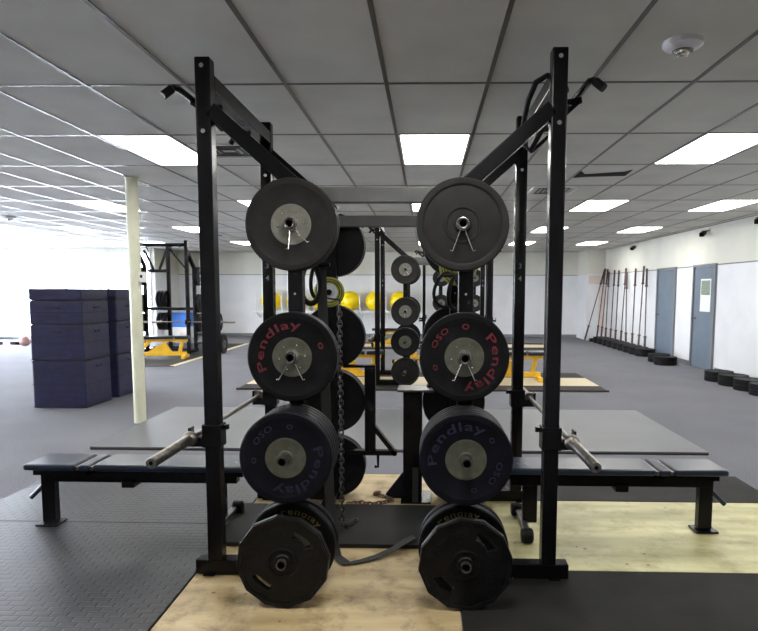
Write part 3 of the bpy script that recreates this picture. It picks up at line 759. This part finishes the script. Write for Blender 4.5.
# small yellow plates
MB_ = MB().tube([(XLp-0.0, 4.30, 1.50), (XLp-0.0, 4.345, 1.50)], 0.02, m_peg)
put('yellow', (-0.655, 4.15, 1.505), 'small yellow-rimmed plate with pale hub hanging between the left plates', 'small yellow plates')
P['yellow'][0].scale = (0.78, 1, 0.78)
e = MB_.tube([(-0.655, 4.13, 1.505), (-0.655, 4.346, 1.505)], 0.019, m_black).build('hanger_peg'); tag(e, 'black peg carrying the small yellow plate on the left rack', 'peg')
for k in range(3):
    put('yellow_big', (0.205, 4.15+k*0.035, 1.675), 'yellow ringed change plate behind the right upright, %s of three' % ['front', 'middle', 'rear'][k], 'yellow change plates behind the right upright')
e = MB().tube([(0.205, 4.13, 1.675), (0.205, 4.346, 1.675)], 0.024, m_black).build('hanger_peg'); tag(e, 'black peg carrying the yellow change plates on the right rack', 'peg')

# ------------------------------------------------------------------ barbells
m_rust = mat('rusty_bar_steel', (0.075, 0.05, 0.045), 0.55, 0.5, 0.4, 30)
def make_barbell(m_steel=m_steel):
    """axis along local Y, origin at the middle"""
    r = empty('barbell')
    s = MB().tube([(0, -0.655, 0), (0, 0.655, 0)], 0.0142, m_steel, 14).build('shaft', r)
    for q in (-1, 1):
        m = MB(); m.lathe([(0.0143, q*0.640), (0.038, q*0.640), (0.038, q*0.655), (0.034, q*0.668), (0.0255, q*0.675), (0.025, q*1.09), (0.022, q*1.10), (0.010, q*1.10)], m_steel, 24)
        o = m.build('sleeve', r)
        MB().lathe([(0.010, q*1.098), (0.010, q*1.09), (0, q*1.09)], m_dark, 16).build('end_cap', o)
    return r
bar0 = make_barbell(); barw = make_barbell(m_rust)
def put_bar(loc, lb, grp, rot=(0, 0, 0), src=None, used=set()):
    src = src or bar0
    if src.name in used: o = copy_tree(src)
    else: o = src; used.add(src.name)
    o.location = loc; o.rotation_euler = rot; tag(o, lb, 'barbell', grp); return o
put_bar((-1.205, 3.73, 0.762), 'barbell racked on the left rack, its end pointing to the camera', 'barbells on the near racks')
put_bar((0.731, 3.73, 0.762), 'barbell racked on the right rack, its end pointing to the camera', 'barbells on the near racks')
bC = put_bar((-5.6, 14.47, 0.76), 'barbell lying across the far left rack with plates on its end', 'barbells on the far racks', (0, 0, PI/2))
put('plain', (-4.86, 14.47, 0.76), 'edge-on plate on the right end of the far left rack barbell', 'plates on the far left rack', rz=PI/2)
put('plain', (-4.92, 14.47, 0.76), 'inner edge-on plate on the right end of the far left rack barbell', 'plates on the far left rack', rz=PI/2)
put('plain', (-4.80, 14.6, 0.235), 'lower edge-on plate standing below the far left rack barbell end', 'plates on the far left rack', rz=PI/2)
put('plain', (-4.86, 14.6, 0.235), 'inner plate standing below the far left rack barbell end', 'plates on the far left rack', rz=PI/2)
put_bar((0.975+0.088, 10.44, 0.762), 'barbell racked on the right rack of the second pair', 'barbells on the far racks')
put_bar((-0.785-0.088, 10.44, 0.762), 'barbell racked on the left rack of the second pair', 'barbells on the far racks')

# barbells leaning on the right wall, each in a stack of plates
wall_bars = [(19.468, 18.714), (18.847, 18.234), (18.762, 17.795), (18.146, 17.36), (17.702, 16.928), (17.067, 16.482), (17.014, 16.076), (16.314, 15.578), (15.73, 15.169), (15.496, 14.72)]
gW = 'barbells standing along the right wall'
names_w = ['first', 'second', 'third', 'fourth', 'fifth', 'sixth', 'seventh', 'eighth', 'ninth']
def lean(top, bot):
    a = Vector(bot); b = Vector(top); d = (b-a).normalized(); mid = a+d*1.10
    q = Vector((0, 1, 0)).rotation_difference(d); return mid, q.to_euler()
wall_bars = [(yt, 18.74-0.46*k) for k, yt in enumerate([19.0, 18.72, 18.55, 18.0, 17.6, 17.0, 16.92, 16.2, 15.6, 15.38])]
for k, (yt, yb) in enumerate(wall_bars):
    xb = 5.09
    yt = min(19.0, yt)
    m_, e_ = lean((5.345, yt, 2.0), (xb, yb, 0.02))
    pos = 'nearest to the blue doors' if k == 9 else ('%s upright one counting from the pillar corner' % names_w[k])
    put_bar(m_, 'rusty barbell standing at the right wall, %s' % pos, gW, e_, barw)
m_, e_ = lean((5.32, 18.9, 2.0), (4.95, 19.35-0.5, 0.02))
m_, e_ = lean((5.30, 18.95, 2.02), (4.78, 18.9, 0.03))
put_bar(m_, 'barbell tilted strongly to the left at the far end of the wall row', gW, e_, barw)

# flat plates on the floor
def floor_plate():
    p = MB(); R_, t = 0.225, 0.085
    p.lathe([(0.026, t-0.004), (0.05, t-0.002), (0.19, t-0.004), (0.197, t), (R_-0.006, t), (R_, t-0.006), (R_, 0.006), (R_-0.006, 0), (0.026, 0.001)], m_rubber, 40, 'Z', close=True)
    return p.build('bumper_plate')
fp = floor_plate(); fpu = [False]
def put_flat(x, y, z, lb, grp):
    if fpu[0]: o = fp.copy(); COL.objects.link(o)
    else: o = fp; fpu[0] = True
    o.location = (x, y, z); o.rotation_euler.z = random.uniform(0, 6); tag(o, lb, 'weight plate', grp)
lev = ['bottom', 'middle', 'top']
for k, (yt, yb) in enumerate(wall_bars):
    if k == 0: continue
    for q in range(2):
        pos = 'closest to the doors' if k == 9 else 'under the %s upright barbell from the pillar' % names_w[k]
        put_flat(5.10, yb, q*0.086, '%s plate of the floor stack %s' % (lev[q*2].capitalize(), pos), 'plates under the wall barbells')
put_flat(5.1, 18.74, 0, 'Single floor plate under the farthest upright wall barbell', 'plates under the wall barbells')
for k, (x, y) in enumerate([(5.0, 13.45), (4.93, 12.9)]):
    for q in range(2+0*k): put_flat(x, y, q*0.086, '%s plate of the %s stack on the floor by the farther blue door' % (lev[q*2], ['farther', 'nearer'][k]), 'plates by the doors')
for k, (x, y) in enumerate([(4.96, 10.6), (4.97, 10.12), (4.98, 9.64), (4.98, 9.16), (5.0, 8.66)]):
    for q in range(2): put_flat(x, y, q*0.086, '%s plate of the %s floor stack right of the poster door' % (lev[q*2], ['farthest', 'second farthest', 'middle', 'second nearest', 'nearest'][k]), 'plates along the near right wall')

# ------------------------------------------------------------------ benches
def make_bench(s):
    """flat bench along X; local origin at floor under the middle; s=-1: the single leg end is at -X"""
    r = empty('weight_bench'); X = lambda a: s*a
    def bx(x0, x1, y0, y1, z0, z1, m, bev=0.0):
        lo, hi = sorted((X(x0), X(x1))); return MB().box((lo, y0, z0), (hi, y1, z1), m, bev)
    bx(0.375, 0.70, -0.14, 0.14, 0.400, 0.440, m_vinyl, 0.014).build('seat_pad', r)
    bx(0.285, 0.353, -0.14, 0.14, 0.400, 0.438, m_vinyl, 0.012).build('middle_pad', r)
    bp = bx(-0.69, 0.263, -0.14, 0.14, 0.400, 0.440, m_vinyl, 0.014).build('back_pad', r)
    mk = MB()
    for q in range(3): mk.tube([(X(-0.60)+q*0.045+0.014*math.sin(k*1.3), -0.06+0.009*k+0.006*math.cos(k*2.1), 0.441) for k in range(6)], 0.0022, m_whitehub, 5)
    mk.build('pen_marks', bp)
    for hx in (0.266, 0.356): bx(hx, hx+0.016, -0.13, 0.13, 0.402, 0.428, m_steel, 0.003).build('hinge_bar', r)
    f = bx(-0.60, 0.64, -0.035, 0.035, 0.30, 0.365, m_black, 0.005); lo, hi = sorted((X(-0.66), X(0.25)))
    f.box((lo, -0.10, 0.363), (hi, -0.07, 0.401), m_black).box((lo, 0.07, 0.363), (hi, 0.10, 0.401), m_black)
    lo, hi = sorted((X(0.32), X(0.66))); f.box((lo, -0.10, 0.363), (hi, 0.10, 0.401), m_black)
    lo, hi = sorted((X(0.05), X(0.13))); f.box((lo, -0.05, 0.27), (hi, 0.05, 0.32), m_black, 0.004)
    f.build('frame', r)
    bx(0.575, 0.66, -0.03, 0.03, 0.03, 0.365, m_black, 0.006).build('leg', r)
    bx(0.55, 0.69, -0.065, 0.06, 0.016, 0.028, m_black, 0.003).build('foot_plate', r)
    bx(-0.52, -0.43, -0.03, 0.03, 0.06, 0.365, m_black, 0.006).build('leg', r)
    bx(-0.535, -0.495, -0.22, 0.20, 0.045, 0.075, m_peg, 0.005).build('wheel_bar', r)
    for y_ in (-0.235, 0.215):
        MB().lathe([(0, -0.035), (0.035, -0.035), (0.044, -0.026), (0.044, 0.026), (0.035, 0.035), (0, 0.035)], m_rubber, 24, 'X', (X(-0.525), y_, 0.060)).build('wheel', r)
    MB().tube([(X(0.60), -0.0, 0.30), (X(0.65), -0.0, 0.275), (X(0.745), -0.0, 0.185)], 0.015, m_vinyl, 12).build('handle', r)
    return r
bl = make_bench(-1); bl.location = (-1.795, 3.83, 0); tag(bl, 'dark blue padded weight bench on the left, reaching under the left barbell', 'weight bench', 'near weight benches')
br = make_bench(1); br.location = (1.13, 3.85, 0); tag(br, 'dark blue padded weight bench on the right, over the yellowish board', 'weight bench', 'near weight benches')

def make_ybench():
    """yellow framed adjustable bench along X"""
    r = empty('adjustable_bench')
    MB().box((-0.62, -0.13, 0.43), (0.30, 0.13, 0.49), m_vinyl, 0.015).build('back_pad', r)
    MB().box((0.33, -0.13, 0.43), (0.62, 0.13, 0.49), m_vinyl, 0.015).build('seat_pad', r)
    MB().bar((-0.58, 0, 0.10), (0.55, 0, 0.10), 0.08, 0.08, m_yellow, 0.006, (0, 1, 0)).bar((-0.55, 0, 0.395), (0.58, 0, 0.395), 0.06, 0.06, m_yellow, 0.005, (0, 1, 0)).build('frame', r)
    for x, w in ((-0.55, 0.28), (0.52, 0.24)): MB().box((x-0.035, -w, 0.0), (x+0.035, w, 0.07), m_yellow, 0.005).build('foot', r)
    MB().bar((0.40, 0, 0.10), (0.48, 0, 0.40), 0.07, 0.07, m_yellow, 0.005).build('leg', r)
    MB().bar((-0.50, 0, 0.10), (-0.20, 0, 0.40), 0.07, 0.07, m_yellow, 0.005).build('leg', r)
    MB().poly([(-0.3, -0.03, 0.13), (0.25, -0.03, 0.13), (0.1, -0.03, 0.36)], m_yellow, (0, 0.06, 0)).build('ladder_plate', r)
    for y_ in (-0.24, 0.24): MB().lathe([(0, -0.02), (0.045, -0.02), (0.045, 0.02), (0, 0.02)], m_rubber, 20, 'Y', (-0.60, y_, 0.05)).build('wheel', r)
    return r
yb0 = make_ybench()
for k, (x, y, z, rz, lb) in enumerate([
    (1.36, 10.42, 0.013, 0.0, 'yellow framed bench with dark pad on the platform seen between the right posts'),
    (-1.35, 10.42, 0.013, 0.1, 'yellow framed bench beside the left rack of the second pair'),
    (-5.85, 13.45, 0.013, 0.15, 'yellow framed bench in front of the far left rack'),
    (-0.85, 16.6, 0.013, 0.1, 'yellow framed bench beside the farthest racks'),
    (-0.35, 13.3, 0.0, 1.4, 'yellow framed bench on the carpet seen between the near left plates and stand'),
    ]):
    o = yb0 if k == 0 else copy_tree(yb0); o.location = (x, y, z); o.rotation_euler.z = rz; tag(o, lb, 'weight bench', 'yellow framed benches')

# ------------------------------------------------------------------ pieces between the near racks
r = empty('pedestal_stand', (-0.105, 4.42, 0.008))
MB().box((-0.062, -0.05, 0.012), (0.075, 0.05, 0.795), m_black, 0.008).build('column', r)
MB().box((-0.10, -0.11, 0.797), (0.16, 0.12, 0.815), m_peg, 0.004).build('top_plate', r)
MB().box((-0.075, -0.13, 0.0), (0.14, 0.13, 0.012), m_black, 0.002).build('foot_plate', r)
MB().poly([(-0.06, -0.012, 0.14), (-0.06, -0.012, 0.20), (-0.19, -0.012, 0.03), (-0.19, -0.012, 0.0), (-0.06, -0.012, 0.0)], m_rubber_navy, (0, 0.024, 0)).build('gusset', r)
MB().box((-0.03, -0.115, 0.6), (-0.015, -0.05, 0.61), m_black).build('pin', r)
tag(r, 'black square pedestal stand with flat grey top between the near racks', 'stand')

r = empty('hooked_arm', (-0.40, 4.36, 0.98))
MB().box((-0.038, -0.035, -0.60), (0.038, 0.035, -0.005), m_black, 0.005).build('column', r)
MB().box((-0.19, -0.03, -0.006), (0.038, 0.03, 0.012), m_black, 0.003).build('top_bar', r)
MB().poly([(0.035, -0.03, -0.42), (0.035, -0.03, -0.47), (0.17, -0.03, -0.64), (0.19, -0.03, -0.63), (0.19, -0.03, -0.615)], m_black, (0, 0.06, 0)).build('foot_gusset', r)
MB().box((-0.16, -0.03, -0.635), (0.19, 0.03, -0.60), m_black, 0.003).build('foot_bar', r)
MB().tube([(0.055, -0.01, -0.635), (0.055, -0.01, -0.72), (0.03, -0.01, -0.72)], 0.011, m_black, 10).build('pin', r)
tag(r, 'black steel arm with sloping foot attached beside the left rack far plates', 'rack attachment')

# chains
def chain_links(path, name, m, pitch=0.030, wr=0.0052, w=0.0105):
    """links strung along a polyline"""
    b = MB(); pts = [Vector(p) for p in path]
    seg = [(pts[i+1]-pts[i]).length for i in range(len(pts)-1)]; tot = sum(seg); n = int(tot/pitch)
    for k in range(n):
        d = (k+0.5)*pitch; i = 0
        while i < len(seg)-1 and d > seg[i]: d -= seg[i]; i += 1
        t = (pts[i+1]-pts[i]).normalized(); c = pts[i]+t*d
        a = Vector((0, 1, 0.2)) if abs(t.y) < 0.8 else Vector((1, 0, 0))
        x = a.cross(t).normalized(); y = t.cross(x)
        s_ = x if k % 2 else y
        ring = [c + t*(pitch*0.72)*math.cos(q*2*PI/12)*(1.0) + s_*w*math.sin(q*2*PI/12)*1.3 for q in range(12)]
        b.tube(ring, wr, m, 6, closed=True)
    return b.build(name)
c = chain_links([(-0.525, 3.72, 1.42), (-0.525, 3.72, 1.1), (-0.52, 3.72, 0.7), (-0.52, 3.72, 0.08), (-0.50, 3.76, 0.045), (-0.44, 3.9, 0.045)], 'chain', m_chaindk)
tag(c, 'dark chain hanging down beside the plates of the left rack', 'chain')
c = chain_links([(-0.55, 4.22, 0.03), (-0.46, 4.27, 0.022), (-0.38, 4.24, 0.022), (-0.30, 4.28, 0.022), (-0.24, 4.33, 0.022), (-0.30, 4.40, 0.022), (-0.38, 4.46, 0.022), (-0.34, 4.52, 0.022)], 'chain', m_chain, 0.032, 0.006)
tag(c, 'rusty brown chain lying on the plywood between the racks', 'chain')
tag(MB().tube([(-0.525, 3.72, 1.44), (-0.525, 3.735, 1.46), (-0.60, 3.735, 1.47), (-0.632, 3.735, 1.47)], 0.006, m_chaindk, 8).build('chain_hook'), 'dark hook holding the hanging chain on the left rack', 'hook')

# webbing strap: hangs from high up, loops over the plywood
def ribbon(path, w, m, name, th=0.004, wdir=(1, 0, 0)):
    b = MB(); pts = [Vector(p) for p in path]
    L_ = []; n = len(pts)
    for i, p in enumerate(pts):
        wd = Vector(wdir[i] if isinstance(wdir, list) else wdir).normalized()
        t = (pts[min(i+1, n-1)]-pts[max(i-1, 0)]).normalized(); nn = wd.cross(t).normalized()
        L_.append([b.bm.verts.new(p+wd*a*w/2+nn*c*th/2) for a, c in ((-1, -1), (1, -1), (1, 1), (-1, 1))])
    fs = []
    for i in range(n-1):
        for k in range(4): fs.append(b.bm.faces.new((L_[i][k], L_[i][(k+1) % 4], L_[i+1][(k+1) % 4], L_[i+1][k])))
    fs += [b.bm.faces.new(L_[0][::-1]), b.bm.faces.new(L_[-1])]
    b._fin(fs, m, True); return b.build(name)
o = ribbon([(-0.60, 3.48, 1.98), (-0.585, 3.48, 1.4), (-0.57, 3.48, 0.8), (-0.555, 3.47, 0.35), (-0.54, 3.44, 0.14), (-0.50, 3.36, 0.03), (-0.44, 3.30, 0.016), (-0.38, 3.32, 0.016), (-0.28, 3.38, 0.02), (-0.19, 3.45, 0.035), (-0.12, 3.52, 0.055), (-0.07, 3.6, 0.05)],
           0.055, m_strap, 'strap', 0.004, [(1, .1, 0)]*5+[(1, 0.4, 0), (.7, .7, 0), (.3, 1, 0), (-.3, 1, 0), (-.4, 1, 0), (-.4, 1, .1), (-.5, 1, 0)])
tag(o, 'black webbing strap hanging beside the left plates and looping over the plywood', 'strap')
o = ribbon([(-0.075, 4.19, 0.30), (-0.075, 4.18, 0.15), (-0.075, 4.175, 0.06)], 0.04, m_strap, 'strap')
o.location.x = 0.0; tag(o, 'short black strap hanging in front of the pedestal stand', 'strap')

def band_loop(cx, cy_, cz, rx, rz_, lb, n=28, thick=0.011, tilt=0.0):
    b = MB(); pts = []
    for k in range(n):
        a = 2*PI*k/n; x = rx*math.sin(a)*(1-0.25*math.cos(a)); z = rz_*math.cos(a)
        pts.append((cx+x, cy_+0.05*math.sin(a+tilt), cz+z))
    b.tube(pts, thick, m_rubber, 8, closed=True); o = b.build('resistance_band'); tag(o, lb, 'resistance band', 'black rubber bands hanging on the racks')
band_loop(-0.615, 3.50, 1.57, 0.03, 0.10, 'black rubber loop hanging below the top left plate')
band_loop(-0.64, 3.42, 1.56, 0.042, 0.115, 'thick black rubber loop hanging behind the left rack storage upright', thick=0.016)
band_loop(0.13, 4.02, 1.52, 0.085, 0.11, 'round black rubber loop left of the right rack storage upright')
band_loop(0.18, 3.98, 1.50, 0.045, 0.10, 'narrow black rubber loop beside the right rack upright', thick=0.014)
for x in (-0.60, 0.16):
    e = MB().tube([(x-0.07, 3.46 if x < 0 else 4.0, 1.66 if x < 0 else 1.615), (x+0.06, 3.46 if x < 0 else 4.0, 1.66 if x < 0 else 1.615)], 0.012, m_black)
    tag(e.build('hanger_peg'), 'black peg from which rubber loops hang on the %s rack' % ('left' if x < 0 else 'right'), 'peg')

# rubber band looped round the upright top and brace of the right rack
o = MB().tube([(0.690, 3.29, 2.585), (0.60, 3.265, 2.60), (0.555, 3.32, 2.585), (0.530, 3.40, 2.52), (0.515, 3.46, 2.42), (0.52, 3.48, 2.31), (0.555, 3.46, 2.27), (0.60, 3.40, 2.36), (0.665, 3.30, 2.47), (0.70, 3.27, 2.53)], 0.015, m_rubber, 8, closed=True).build('resistance_band')
tag(o, 'thick black rubber band looped near the top of the right rack front upright', 'resistance band')

# ------------------------------------------------------------------ foam plyo boxes
def foam_box(w, d, h):
    r = empty('plyo_box')
    MB().box((0, 0, 0), (w, d, h), m_foam, 0.02).build('cover', r)
    b = MB(); e = 0.002
    zs = [0.012, h-0.012] + ([h*0.5] if h > 0.2 else [])
    for z in zs:
        b.box((-e, -e, z-0.004), (w+e, 0.004, z+0.004), m_foam_seam).box((-e, d-0.004, z-0.004), (w+e, d+e, z+0.004), m_foam_seam).box((-e, 0.004, z-0.004), (0.004, d-0.004, z+0.004), m_foam_seam).box((w-0.004, 0.004, z-0.004), (w+e, d-0.004, z+0.004), m_foam_seam)
    b.build('seam', r)
    if h > 0.2:
        for side in (0, 1):
            z = h-0.085
            if side == 0: pts = [(w/2-0.06, -0.004, z), (w/2-0.045, -0.018, z-0.01), (w/2+0.045, -0.018, z-0.01), (w/2+0.06, -0.004, z)]
            else: pts = [(w+0.004, d/2-0.06, z), (w+0.018, d/2-0.045, z-0.01), (w+0.018, d/2+0.045, z-0.01), (w+0.004, d/2+0.06, z)]
            MB().tube(pts, 0.009, m_foam_seam, 8).build('handle', r)
    return r
hs = [(0.61, 'tall box at the bottom'), (0.46, 'second box from the bottom'), (0.305, 'third box from the bottom'), (0.15, 'thin box on top')]
protos = {}
for si, (x, y, rz, nm) in enumerate([(-5.04, 7.74, -0.01, 'front'), (-5.01, 8.55, -0.01, 'rear')]):
    z = 0.0
    for h_, lv in hs:
        if si == 0: o = foam_box(0.69, 0.64, h_); protos[h_] = o
        else: o = copy_tree(protos[h_])
        o.location = (x+random.uniform(-.006, .006), y+random.uniform(-.006, .006), z); o.rotation_euler.z = rz; z += h_+0.001
        tag(o, 'navy foam plyo box, %s of the %s stack' % (lv, nm), 'plyo box', 'stacked navy foam boxes')

# cream support post with a small switch box
r = empty('support_post', (-3.285, 6.95, 0))
MB().lathe([(0.066, 0), (0.066, H), (0, H)], m_post, 32, 'Z').build('pole', r)
MB().lathe([(0, H-0.012), (0.09, H-0.012), (0.09, H-0.006), (0.0, H-0.006)], m_post, 32, 'Z').build('cap_plate', r)
struct(r); r.name = 'wall_post'
r = empty('thermostat', (-3.285+0.066, 6.93, 1.60))
MB().box((0, -0.04, 0), (0.055, 0.04, 0.115), m_white, 0.006).build('housing', r); MB().box((0.02, -0.043, 0.05), (0.045, -0.040, 0.08), m_black).build('dial_window', r)
tag(r, 'small white switch box fixed to the right of the cream post', 'switch box')

# ------------------------------------------------------------------ exercise balls on the back wall
r = empty('ball_rack', (0, YB, 0)); bxs = [-5.04, -4.21, -3.38, -2.46, -1.66, -0.88]
MB().box((-5.6, -0.66, 0.80), (-0.35, -0.62, 0.84), m_white).box((-5.6, -0.10, 0.80), (-0.35, -0.06, 0.84), m_white).build('shelf_rail', r)
for k in range(7):
    x = -5.47+k*0.835
    MB().tube([(x, 0, 0.6), (x, -0.3, 0.68), (x, -0.62, 0.82), (x, -0.70, 1.1), (x, -0.66, 1.35)], 0.018, m_white, 8).build('bracket', r)
tag(r, 'white wire rack on the back wall holding the yellow balls', 'ball rack')
bb = None
for k, x in enumerate(bxs):
    if bb is None:
        bb = MB().lathe([(0.325*math.sin(PI*q/24), -0.325*math.cos(PI*q/24)) for q in range(25)], m_ball, 40, 'Z').build('exercise_ball'); o = bb
    else: o = bb.copy(); COL.objects.link(o)
    o.location = (x, YB-0.36, 1.158); tag(o, 'yellow exercise ball on the back wall rack, %s' % ['first from the left', 'second from the left', 'third from the left', 'fourth, right of the small yellow-rimmed plate', 'fifth, left of the second rack post', 'last on the right'][k], 'exercise ball', 'yellow exercise balls on the back wall')

# blue bin on a white box by the back wall
r = empty('storage_bin', (-8.16, 19.0, 0.36)); b = MB()
w, d, h = 0.76, 0.6, 0.44
b.poly([(0.04, 0.04, 0), (w-0.04, 0.04, 0), (w-0.04, d-0.04, 0), (0.04, d-0.04, 0)], m_bluebin, (0, 0, 0.01))
b.box((0.02, 0.02, 0.0), (w-0.02, d-0.02, h-0.03), m_bluebin, 0.02); b.build('body', r); MB().box((0, 0, h-0.03), (w, d, h), m_bluebin, 0.01).build('lid', r)
tag(r, 'blue plastic storage bin behind the far left rack', 'storage bin')
r = empty('storage_box', (-8.12, 18.98, 0)); MB().box((0, 0, 0), (0.74, 0.62, 0.355), m_white, 0.01).build('body', r); MB().box((0.5, -0.006, 0.05), (0.70, 0, 0.2), m_pink).build('printed_panel', r)
tag(r, 'white box under the blue storage bin', 'box')

# things on the floor by the glaring shop window
r = MB().lathe([(0.14*math.sin(PI*q/16), 0.14-0.14*math.cos(PI*q/16)) for q in range(17)], mat('worn_red_rubber', (0.30, 0.17, 0.15), 0.6), 24, 'Z').build('medicine_ball')
r.location = (-10.75, 16.3, 0); tag(r, 'small reddish medicine ball on the floor left of the foam boxes', 'medicine ball')
for k, (x, y) in enumerate([(-11.3, 16.9), (-11.9, 16.7)]):
    put_flat(x, y, 0, 'flat plate on the floor at far left, %s the window glare' % ['nearer the foam boxes in', 'at the very edge of'][k], 'plates by the shop window')

# plate tree behind the far left rack
r = empty('plate_tree', (-6.58, 15.75, 0.0125))
MB().box((-0.04, -0.04, 0.0), (0.04, 0.04, 2.62), m_black, 0.004).build('upright', r)
MB().box((-0.45, -0.05, 0.0), (0.3, 0.05, 0.06), m_black, 0.004).build('base_beam', r)
for z in (1.26, 0.70): MB().tube([(-0.04, 0, z), (-0.36, 0, z)], 0.0245, m_peg, 14).build('plate_peg', r)
MB().bar((0.0, 0, 2.58), (0.52, 0, 1.95), 0.03, 0.03, m_black).build('brace', r)
MB().bar((-0.03, 0, 2.50), (-0.22, 0, 2.02), 0.05, 0.05, m_black).bar((-0.60, 0, 2.50), (-0.38, 0, 2.02), 0.05, 0.05, m_black).box((-0.52, -0.04, 1.94), (-0.04, 0.04, 2.02), m_black, 0.004).build('top_frame', r)
tag(r, 'tall black plate tree standing behind the far left rack', 'plate tree')
for z, nm in ((1.26, 'upper'), (0.70, 'lower')):
    for q in range(3): put('plain' if q == 0 else 'plain_thin', (-6.58-0.055-q*0.085, 15.75, z+0.0115), 'edge-on plate on the %s peg of the plate tree, %s one' % (nm, ['inner', 'middle', 'outer'][q]), 'plates on the far left plate tree', rz=PI/2 if q == 0 else -PI/2 if False else PI/2-0.0)
